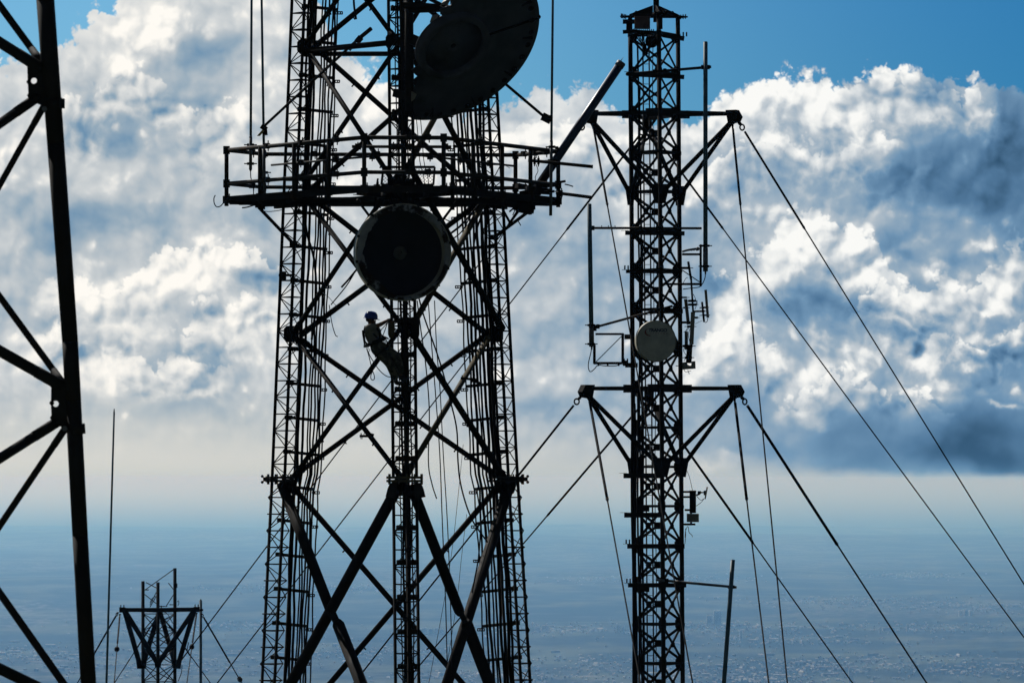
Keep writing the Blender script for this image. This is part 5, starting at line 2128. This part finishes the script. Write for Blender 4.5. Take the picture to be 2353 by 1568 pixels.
def ngusset(pts, hole, D=DN - .02):
    q = [P(x, y, D) for x, y in pts]
    hc = P(hole[0], hole[1], D)
    hr = 7.0 / F * D
    # plate with a round hole: ring of quads between the outline and the hole
    n_ = 32
    mb = MB()

    def ray(a):
        d = V((math.cos(a), 0, math.sin(a)))
        best = 9
        for i in range(len(q)):
            e0, e1 = q[i] - hc, q[(i + 1) % len(q)] - hc
            ex, ez = e1.x - e0.x, e1.z - e0.z
            den = d.x * ez - d.z * ex
            if abs(den) < 1e-9:
                continue
            t = (e0.x * ez - e0.z * ex) / den
            u = (e0.x * d.z - e0.z * d.x) / den
            if t > 0 and -1e-6 <= u <= 1.000001:
                best = min(best, t)
        return hc + d * best
    vs = []
    for s_ in (-.018, .018):
        for k in range(n_):
            a = 2 * math.pi * k / n_
            vs += [ray(a) + V((0, s_, 0)), hc + V((hr * math.cos(a), s_, hr * math.sin(a)))]
    fs = []
    for k in range(n_):
        j = (k + 1) % n_
        a, b, c, d = 2 * k, 2 * k + 1, 2 * j + 1, 2 * j
        o = 2 * n_
        fs += [[a, b, c, d], [d + o, c + o, b + o, a + o], [b, b + o, c + o, c], [a, d, d + o, a + o]]
    mb.add(vs, fs)
    for (x, y) in pts[1:-1]:
        c = P(x * .82 + hole[0] * .18, y * .82 + hole[1] * .18, D)
        mb.tube(c - V((0, .05, 0)), c + V((0, .05, 0)), .022, n=6)
    nt.part('gusset', mb, 'near_steel')


ngusset([(112, 150), (62, 138), (64, 190), (66, 228), (84, 238), (106, 246), (120, 244), (118, 190)], (78, 186))
ngusset([(158, 880), (118, 876), (117, 925), (119, 966), (136, 978), (150, 985), (172, 984), (168, 925)], (128, 927))
ngusset([(196, 1628), (160, 1615), (160, 1690), (200, 1700)], (172, 1660))
for (x, y) in ((104, 252), (150, 984)):
    mb = MB()
    mb.tube(P(x, y, DN) - V((0, .1, 0)), P(x, y, DN) + V((0, .1, 0)), .028, n=6)
    nt.part('bolt', mb, 'galv')

# ---------------------------------------------------------------- lone whip and short pole near the small mast
p, q = P(262, 945, 200), P(238, 1800, 200)
t = Thing('mast_whip', 'very tall slender pole standing alone between the near tower and the small mast', 'antenna', V((q.x, 200, GZ)))
mb = MB()
mb.tube(q, p, 5.6 / 2 / F * 200, 4.4 / 2 / F * 200, n=12)
mb.tube(V((q.x, 200, GZ)), q, .06, 5.6 / 2 / F * 200, n=12)
t.part('rod', mb, 'fibre')
mb = MB()
d = (p - q).normalized()
mb.tube(p, p + d * .10, .022, .016, n=8)
t.part('tip', mb, 'dark_steel')
p, q = P(461, 1378, 333), P(461, 1800, 333)
t = Thing('mast_whip', 'short upright pole right beside the star frame of the small far mast', 'antenna', V((q.x, 333, GZ)))
mb = MB()
mb.tube(V((q.x, 333, GZ)), p, .085, n=12)
mb.tube(p, p + V((0, 0, .09)), .05, .02, n=8)
t.part('rod', mb, 'fibre')
mb = MB()
mb.box(P(461, 1400, 333), .3, .2, .12)
t.part('collar', mb, 'dark_steel')

# ---------------------------------------------------------------- small far mast with a star frame
DS = 333.0


def S2(x, y, dy=0.0):
    """crop coordinates of the lower left corner -> point"""
    return N(x / 1.5733, 1000 + y / 1.5733, DS + dy)


sm = Thing('far_mast', 'small far lattice mast whose star-shaped guy frame peeks over the foot of the picture', 'mast', V((S2(730, 0).x, DS, GZ)))
legs_s = {'L': (658, 1100, .55), 'C': (727, 1105, -.9), 'R': (805, 1040, .55)}
for k, (x, y, dy) in legs_s.items():
    mb = MB()
    a = S2(x, y, dy)
    mb.tube(V((a.x, a.y, GZ)), a, .10, n=12)
    sm.part('leg', mb, 'dark_steel')
mb = MB()
for (a, b) in (('L', 'C'), ('C', 'R'), ('R', 'L')):
    xa, _, da = legs_s[a]
    xb, _, db = legs_s[b]
    y = 1250
    k = 0
    while y < 2300:
        mb.tube(S2(xa, y, da), S2(xb, y + 78, db), .03, n=6)
        mb.tube(S2(xb, y, db), S2(xa, y + 78, da), .03, n=6)
        mb.tube(S2(xa, y, da), S2(xb, y, db), .028, n=6)
        y += 78
sm.part('lacing', mb, 'dark_steel')
mb = MB()                                             # broken upper bracing
for (x1, y1, x2, y2) in ((665, 1142, 802, 1044), (672, 1106, 722, 1132), (665, 1160, 722, 1205), (722, 1165, 690, 1220), (765, 1215, 800, 1160), (775, 1108, 800, 1140), (690, 1210, 720, 1150), (730, 1215, 770, 1215), (780, 1208, 800, 1208)):
    mb.tube(S2(x1, y1, 0), S2(x2, y2, 0), .028, n=6)
mb.box(S2(808, 1120, .4), .22, .2, .26)
mb.box(S2(676, 1140, .4), .22, .1, .06)
mb.path(curve_through([S2(815, 1195), (S2(822, 1190)), S2(823, 1205), S2(818, 1212)], 4), .02, 6)
sm.part('upper_bracing', mb, 'dark_steel')
zt_, zl_ = S2(0, 1230).z, S2(0, 1490).z
cs = {'A': S2(563, 1232, -1.6), 'B': S2(905, 1230, -1.6), 'D': S2(735, 1235, 3.0)}
for nm, cc, la, lb in (('A', cs['A'], 'L', 'C'), ('B', cs['B'], 'R', 'C'), ('D', cs['D'], 'L', 'R')):
    mb = MB()
    for lg in (la, lb):
        x, y, dy = legs_s[lg]
        mb.beam(cc, S2(x, 1232, dy), .14, .24, (0, 0, 1))
    arm = sm.part('outrigger', mb, 'dark_steel')
    for lg, ty in ((la, 1485), (lb, 1480)):
        x, y, dy = legs_s[lg]
        mb = MB()
        foot = S2(x + (-14 if (nm == 'A' and lg == 'L') else 14 if (nm == 'B' and lg == 'R') else 0), ty, dy)
        mb.beam(cc + V((.12 if nm == 'A' else -.12 if nm == 'B' else 0, 0, 0)), foot, .20, .26, (1, 0, 0))
        mb.prism([foot + V((-.22, 0, .25)), foot + V((.22, 0, .25)), foot + V((.16, 0, -.22)), foot + V((-.16, 0, -.22))], (0, .2, 0))
        sm.part('strut', mb, 'dark_steel', arm)
    mb = MB()
    mb.box(cc, .34, .34, .30)
    for dx in (-.08, .1):
        mb.tube(cc + V((dx, -.1, .1)), cc + V((dx, -.1, .3)), .03, n=6)
    sm.part('corner_plate', mb, 'dark_steel', arm)
mb = MB()
mb.beam(cs['A'], cs['B'], .12, .22, (0, 0, 1))
sm.part('girt', mb, 'dark_steel')
mb = MB()
for (pts) in ([(752, 1240), (770, 1250), (785, 1275), (800, 1300)], [(745, 1255), (760, 1275), (795, 1262)], [(838, 1485), (835, 1520), (820, 1560)], [(868, 1380), (862, 1420), (872, 1440), (885, 1455)], [(690, 1200), (700, 1180), (716, 1170)]):
    mb.cut()
    mb.path(curve_through([S2(x, y, -.5) for x, y in pts], 4), .022, 6)
sm.part('loose_wire', mb, 'cable')

# ---------------------------------------------------------------- guy wires
GW = 'guy wires of the masts'


def guy(a, px, D_end, label, r=.020, grip=3.6, rg=.034, group='guy wires of the guyed mast', ins=None):
    """from the outrigger corner a along the picture line through px, down to the summit"""
    s = F / a.y
    ax_, ay_ = 1176 + a.x * s, HZ - a.z * s
    dx, dy = px[0] - ax_, px[1] - ay_
    # row of the summit at the anchor's distance
    y_end = HZ - GZ * F / D_end
    t = (y_end - ay_) / dy
    b = P(ax_ + dx * t, y_end, D_end)
    d = (b - a).normalized()
    L = (b - a).length
    g = Thing('guy_wire', label, 'guy wire', b, group)
    a1 = a + d * .42
    sag = L * .0008
    pts = [a1.lerp(b, k / 24) - V((0, 0, sag * 4 * (k / 24) * (1 - k / 24))) for k in range(25)]
    mb = MB()
    mb.path(pts, r, 8)
    g.part('wire', mb, 'cable')
    mb = MB()                                         # shackle and the wrapped end
    mb.tube(a + d * .10, a + d * .16, .05, .035, n=8)
    x, y = MB.frame(d)
    mb.ring(a + d * .26, x, .085, .026, 16)
    mb.ring(a + d * .12, y, .06, .022, 14)
    g.part('shackle', mb, 'dark_steel')
    mb = MB()
    gp_ = [a1.lerp(b, k / 12 * grip / L) - V((0, 0, sag * 4 * (k / 12 * grip / L))) for k in range(13)]
    mb.path(gp_, rg, 8)
    mb.tube(gp_[-1], gp_[-1] + d * .12, rg * 1.25, r, n=8)
    g.part('grip', mb, 'cable')
    if ins:
        mb = MB()
        c = a + d * ins
        mb.tube(c - d * .16, c + d * .16, rg * 2.6, rg * 1.6, n=10)
        mb.ball(c, rg * 3.0, 10)
        g.part('insulator', mb, 'dark_steel')
    return g


def under(tip, dx=0.0):
    return tip + V((dx, 0, -.2))


A1, B1, C1 = tips_up
A2, B2, C2 = tips_lo
guy(under(A1, -.1), (605, 1262), DM + 14, 'upper guy wire hidden by the slanted tube, crossing behind the big tower high up')
guy(under(A1, .06), (1577, 1486), DM - 48, 'steep guy wire dropping from the upper star behind the aerial on the square frame', r=.021)
guy(under(B1, .12), (2352, 1338), DM + 18, 'outermost long guy wire sloping from the upper star tip to the picture edge', r=.021)
guy(under(B1, -.05), (1806, 1539), DM - 48, 'steep guy wire hanging from the upper star tip across the bright clouds', r=.021)
guy(under(C1), (829, 1138), DM + 14, 'guy wire from the back of the upper star crossing behind the big tower lower down')
guy(under(C1), (1650, 510), DM + 18, 'guy wire from the back of the upper star sloping between the two outer ones', r=.021)
guy(under(A2, -.14), (1195, 1085), DM + 14, 'thick-ended guy wire from the lower star to the splice flange of the big tower', r=.026, grip=3.0, rg=.036)
guy(under(A2, .06), (1457, 1488), DM - 48, 'steep guy wire from the lower star running down beside the mast foot', r=.022, grip=5.0, rg=.042)
guy(under(B2, .14), (2130, 1568), DM + 18, 'lowest long guy wire sloping down from the lower star tip', r=.026, grip=5.6, rg=.045)
guy(under(B2, -.05), (1766, 1568), DM - 48, 'steep guy wire hanging from the lower star tip over the hazy plain', r=.022, grip=5.0, rg=.042)
guy(under(C2), (1207, 1241), DM + 14, 'guy wire from behind the lower star reaching the lower part of the big tower', r=.022, grip=4.5, rg=.034)
guy(under(C2), (1960, 1568), DM + 18, 'guy wire from the back of the lower star passing the leaning pole aerial', r=.022, grip=5.5, rg=.040)
gs = 'guy wires of the small far mast'
guy(S2(545, 1240, -1.6), (177, 1568), DS + 20, 'guy wire of the small mast running toward the near tower', .032, 4, .05, gs, 5.2)
guy(S2(552, 1250, -1.6), (262, 1568), DS - 60, 'steep guy wire of the small mast next to the lone tall pole', .030, 4, .05, gs, 5.4)
guy(S2(735, 1245, 3.0), (262, 1568), DS + 20, 'guy wire slanting behind the small mast toward the lone tall pole', .028, 3, .045, gs, 7.2)
guy(S2(905, 1245, -1.6), (429, 1568), DS - 60, 'steep guy wire of the small mast beside its short pole', .030, 4, .05, gs, 5.2)
guy(S2(925, 1245, -1.6), (556, 1568), DS + 20, 'guy wire of the small mast running toward the big tower', .032, 4, .05, gs, 6.0)
guy(S2(735, 1245, 3.0), (484, 1568), DS + 20, 'guy wire slanting behind the small mast past its short pole', .028, 3, .045, gs, 6.4)

# ---------------------------------------------------------------- the climber, leaning back in his harness
DPN = 111.72


def Q(x, y, dy=0.0):
    """point in the climber's own plane (units of a close-up of him), dy metres away from the camera"""
    return N(1010 + x / 5.81, 880 + y / 5.81, DPN) + V((0, dy, 0))


def skin(name, chains, m, parent, base, levels=2, root=0):
    """chains: lists of (point, radius or (rx, ry)); equal points are shared"""
    vs, es, rs, idx = [], [], [], {}
    for ch in chains:
        prev = None
        for p, r in ch:
            key = tuple(round(c, 4) for c in p)
            if key not in idx:
                idx[key] = len(vs)
                vs.append(p)
                rs.append(r if isinstance(r, tuple) else (r, r))
            if prev is not None and prev != idx[key]:
                es.append((prev, idx[key]))
            prev = idx[key]
    me = bpy.data.meshes.new(name)
    me.from_pydata([tuple(p - base) for p in vs], es, [])
    ob = bpy.data.objects.new(name, me)
    COL.objects.link(ob)
    sk = ob.modifiers.new('skin', 'SKIN')
    sk.use_smooth_shade = True
    sub = ob.modifiers.new('sub', 'SUBSURF')
    sub.levels = sub.render_levels = levels
    lay = me.skin_vertices[0].data
    for i, r in enumerate(rs):
        lay[i].radius = r
        lay[i].use_root = (i == root)
    dg = bpy.context.evaluated_depsgraph_get()
    new = bpy.data.meshes.new_from_object(ob.evaluated_get(dg))
    ob.modifiers.clear()
    ob.data = new
    new.name = name
    for poly in new.polygons:
        poly.use_smooth = True
    new.materials.clear()
    new.materials.append(M[m])
    if parent is not None:
        ob.parent = parent
    else:
        ob.location = base
    return ob


PB = Q(560, 790)
person = Thing('person', 'climber in a blue helmet, khaki shirt and dark trousers leaning back on his harness', 'person', PB)
pelvis, waist, chest, neck0 = Q(570, 800), Q(515, 690), Q(455, 520), Q(430, 420)
neck1, head0, head1 = Q(432, 385), Q(440, 330), Q(440, 270)
shN, elN, wrN = Q(400, 462, -.19), Q(575, 418, -.12), Q(718, 332, .10)
shF, elF, wrF = Q(505, 455, .18), Q(590, 590, .24), Q(648, 618, .14)
hipN, knN, anN = Q(560, 835, -.10), Q(752, 1062, -.12), Q(866, 1352, .10)
hipF, knF, anF = Q(625, 800, .10), Q(872, 928, .10), Q(945, 1270, .24)
body = [
    [(pelvis, .10), (waist, .095), (chest, (.135, .15)), (neck0, .075), (neck1, .058), (head0, .075), (Q(446, 300), .082), (head1, .08)],
    [(neck0, .075), (shN, .062), (elN, .045), (Q(650, 372, -.01), .042), (wrN, .031), (Q(748, 318, .14), (.040, .028))],
    [(neck0, .075), (shF, .062), (elF, .045), (wrF, .031), (Q(668, 622, .12), (.040, .028))],
    [(pelvis, .10), (hipN, .075), (knN, .062), (Q(800, 1180, -.01), .058), (anN, .042)],
    [(pelvis, .10), (hipF, .075), (knF, .062), (Q(905, 1080, .17), .058), (anF, .042)],
]
# fingers close round the brace (near hand) and hang half curled (far hand)
for k in range(4):
    o = -.012 + .020 * (k - 1.5)
    a = Q(750, 316 + k * 4, .14)
    L = (.95, 1.08, 1.0, .8)[k]
    body.append([(Q(748, 318, .14), (.040, .028)), (a + V((.035 * L, .0, .012 - .016 * k)), .0105), (a + V((.062 * L, .03, .004 - .016 * k)), .0095), (a + V((.058 * L, .062, -.008 - .016 * k)), .0085)])
body.append([(Q(748, 318, .14), (.040, .028)), (Q(752, 330, .13) + V((.0, .03, -.03)), .0115), (Q(766, 334, .14) + V((.01, .05, -.034)), .0095)])
for k in range(4):
    L = (.92, 1.08, 1.0, .8)[k]
    a = Q(672, 622, .12) + V((0, -.03 + .02 * k, 0))
    body.append([(Q(668, 622, .12), (.040, .028)), (a + V((.034 * L, 0, .002)), .0105), (a + V((.060 * L, 0, -.012)), .0095), (a + V((.072 * L, 0, -.034)), .0085)])
body.append([(Q(668, 622, .12), (.040, .028)), (Q(676, 640, .10) + V((.012, -.03, -.012)), .0115), (Q(684, 652, .10) + V((.02, -.04, -.03)), .0095)])
bd = skin('body', body, 'skin', person.o, PB, 2)
# face: brow, nose, lips, chin, ears (facing right, a little away)
hc = Q(446, 305)
mb = MB()
mb.prism([Q(516, 300), Q(520, 318), Q(530, 338), Q(516, 342), Q(508, 320)], (0, .030, 0))       # nose
mb.ball(Q(505, 352), .020, 10)
mb.ball(Q(505, 360), .018, 10)
mb.ball(Q(492, 378), .034, 12)
mb.ball(Q(470, 372), .045, 12)
for dy in (-.083, .083):
    mb.lathe([(.001, .012), (.018, .010), (.026, 0), (.018, -.010), (.001, -.012)], Q(432, 322, dy), (0.2, 1, 0), 12)
face_ = person.part('face', mb, 'skin', bd)
mb = MB()
for dy in (-.032, .032):
    mb.ball(Q(507, 312, dy), .012, 8)
person.part('eyes', mb, 'strap', bd)
mb = MB()
mb.lathe([(.001, .085), (.05, .07), (.084, .02), (.088, -.03), (.07, -.06)], Q(424, 300), (0, 0, 1), 20, R(0), R(360))
person.part('hair', mb, 'hair')
# helmet: ridged dome, brim with a peak
hx = V((math.cos(R(-6)), 0, math.sin(R(-6))))
hu = V((-hx.z, 0, hx.x)).normalized()
hy = V((0, 1, 0))
hcen = Q(437, 292)
vs, fs = [], []
nu, nv = 32, 9
for j in range(nv + 1):
    el = math.pi / 2 * j / nv
    for i in range(nu):
        a = 2 * math.pi * i / nu
        rr = .122 * math.cos(el) ** .62
        ridge = .010 * max(0, 1 - abs(math.sin(a)) * 7) * math.cos(el) ** .3 if j < nv else .010
        up_ = .128 * math.sin(el) + ridge * math.sin(el)
        vs.append(hcen + hx * (rr * math.cos(a) * 1.10) + hy * (rr * math.sin(a) * .92) + hu * up_)
for j in range(nv):
    for i in range(nu):
        fs.append([j * nu + i, j * nu + (i + 1) % nu, (j + 1) * nu + (i + 1) % nu, (j + 1) * nu + i])
mb = MB()
mb.add(vs, fs, True)
hel = person.part('helmet', mb, 'helmet')
mb = MB()
inner, outer = [], []
for i in range(nu):
    a = 2 * math.pi * i / nu
    ext = .012 + .034 * max(0, math.cos(a)) ** 2
    inner.append(hcen + hx * (.122 * 1.10 * math.cos(a)) + hy * (.122 * .92 * math.sin(a)) - hu * .002)
    outer.append(hcen + hx * ((.122 * 1.10 + ext) * math.cos(a)) + hy * ((.122 * .92 + ext * .6) * math.sin(a)) - hu * .012)
low_ = [p - hu * .007 for p in outer]
mb.add(inner + outer + low_, [[i, (i + 1) % nu, nu + (i + 1) % nu, nu + i] for i in range(nu)] + [[nu + i, nu + (i + 1) % nu, 2 * nu + (i + 1) % nu, 2 * nu + i] for i in range(nu)] + [[2 * nu + i, 2 * nu + (i + 1) % nu, (i + 1) % nu, i] for i in range(nu)], True)
person.part('brim', mb, 'helmet', hel)
mb = MB()
mb.path(curve_through([Q(420, 300, -.10), Q(448, 350, -.085), Q(488, 392, -.03), Q(488, 392, .03), Q(448, 350, .085), Q(420, 300, .10)], 5), .006, 6)
person.part('chin_strap', mb, 'strap', hel)
# clothes
shirt = [
    [(Q(552, 765), .14), (Q(508, 660), (.165, .165)), (Q(474, 580), (.17, .18)), (Q(450, 500), (.168, .20)), (Q(425, 432), (.10, .13)), (Q(428, 405), .072)],
    [(Q(450, 500), (.168, .20)), (Q(402, 470, -.20), .085), (Q(470, 446, -.24), .078), (Q(535, 432, -.155), .066)],
    [(Q(450, 500), (.168, .20)), (Q(505, 468, .20), .082), (Q(545, 540, .23), .072), (Q(575, 580, .24), .062)],
]
skin('shirt', shirt, 'shirt', person.o, PB, 2)
trousers = [
    [(Q(500, 660), .13), (Q(525, 720), .158), (Q(562, 795), .160), (Q(560, 850, -.10), .125), (Q(660, 955, -.125), .110), (knN, .090), (Q(812, 1195, .0), .092), (Q(862, 1335, .09), .080)],
    [(Q(562, 795), .160), (Q(640, 812, .10), .122), (Q(755, 872, .115), .106), (knF, .090), (Q(912, 1090, .17), .092), (Q(942, 1250, .23), .080)],
]
skin('trousers', trousers, 'trousers', person.o, PB, 2)
for nm, a, h_, toe in (('boot', anN, Q(852, 1398, .11), Q(1000, 1400, .20)), ('boot', anF, Q(925, 1318, .25), Q(1062, 1330, .32))):
    skin(nm, [[(a + V((0, 0, .05)), .056), (h_, (.056, .050)), (h_.lerp(toe, .5), (.052, .045)), (toe, (.048, .036))]], 'boot', person.o, PB, 1)
for c, aa in ((Q(752, 322, .14), wrN), (Q(662, 628, .12), wrF)):
    skin('glove', [[(aa.lerp(c, -.25), .036), (aa, .040), (c, (.046, .036)), (c + (c - aa).normalized() * .05, (.046, .034))]], 'strap', person.o, PB, 1)
# harness
mb = MB()


def band(o, ax, rx, ry, w_, t_=.012):
    ax = V(ax).normalized()
    x = ax.cross(V((0, 1, 0))).normalized()
    y = V((0, 1, 0))
    n_ = 28
    vs = []
    for s_ in (-1, 1):
        for k in range(n_):
            a = 2 * math.pi * k / n_
            vs.append(o + x * (rx * math.cos(a)) + y * (ry * math.sin(a)) + ax * (w_ * s_ / 2))
    vs += [v + (v - o - ax * (v - o).dot(ax)).normalized() * t_ for v in vs]
    f_ = []
    for k in range(n_):
        j = (k + 1) % n_
        f_ += [[2 * n_ + k, 2 * n_ + j, 3 * n_ + j, 3 * n_ + k], [k, 2 * n_ + k, 2 * n_ + j, j][::-1], [n_ + k, n_ + j, 3 * n_ + j, 3 * n_ + k]]
    mb.add(vs, f_, True)


band(Q(512, 702), Q(455, 520) - Q(560, 790), .176, .178, .066, .016)
band(Q(600, 880, -.11), Q(752, 1062) - Q(560, 835), .128, .128, .028)
band(Q(690, 838, .10), Q(872, 928) - Q(625, 800), .122, .122, .028)
har = person.part('harness', mb, 'strap')
mb = MB()
for pts in ([(345, 430, -.16), (322, 520, -.17), (318, 600, -.15), (338, 690, -.12), (372, 728, -.12)], [(300, 500, -.10), (303, 560, -.10), (316, 640, -.1), (330, 720, -.1), (345, 780, -.1)], [(400, 405, -.12), (500, 430, -.2), (560, 500, -.17), (590, 590, -.14), (560, 690, -.16)],
            [(480, 560, -.19), (520, 600, -.19), (560, 640, -.18)]):
    mb.cut()
    mb.path(curve_through([Q(*p) for p in pts], 5), .017, 6)
person.part('strap', mb, 'strap', har)
mb = MB()
mb.box(Q(338, 772, -.1), .055, .06, .055)
mb.cut()
mb.box(Q(332, 650, -.1), .03, .05, .17, 0, -.12)
mb.cut()
mb.box(Q(430, 700, -.17), .08, .03, .05)
for (x, y) in ((568, 485), (590, 540), (676, 700), (690, 715), (672, 740), (382, 780), (402, 840)):
    mb.cut()
    mb.ring(Q(x, y, -.13), (0, 1, 0), .024, .006)
person.part('buckle', mb, 'galv', har)
# ropes: two lanyards to the leg, a hanging bight, a line to his boots
rl = MB()
for pts in ([(590, 520, -.1), (700, 395, -.05), (790, 285, .0), (862, 205, .1)], [(640, 600, -.1), (690, 460, -.05), (722, 362, .0)], [(700, 660, -.05), (715, 700, 0), (712, 740, 0), (735, 760, .05)]):
    rl.cut()
    rl.path(curve_through([Q(*p) for p in pts], 5), .009, 6)
person.part('lanyard', rl, 'rope', har)
rp = Thing('rope', 'dark rope hanging in a loop under the climber and back to his boots', 'rope', Q(470, 1340))
mb = MB()
mb.path(curve_through([Q(365, 810, -.1), Q(400, 920, -.1), Q(440, 1090, -.06), Q(466, 1185, -.05), Q(495, 1270, -.05), Q(495, 1325, -.05), Q(470, 1345, -.05), Q(440, 1325, -.05), Q(438, 1265, -.05), Q(470, 1185, -.06), Q(500, 1100, -.06), Q(508, 1030, -.05)], 6), .010, 6)
rp.part('bight', mb, 'rope')
mb = MB()
mb.path(curve_through([Q(390, 860, -.1), Q(430, 950, -.1), Q(500, 1060, -.08), Q(560, 1150, -.06), Q(640, 1235, -.05), Q(720, 1285, -.05), Q(790, 1298, -.04), Q(840, 1330, -.03)], 6), .010, 6)
rp.part('tail', mb, 'rope')
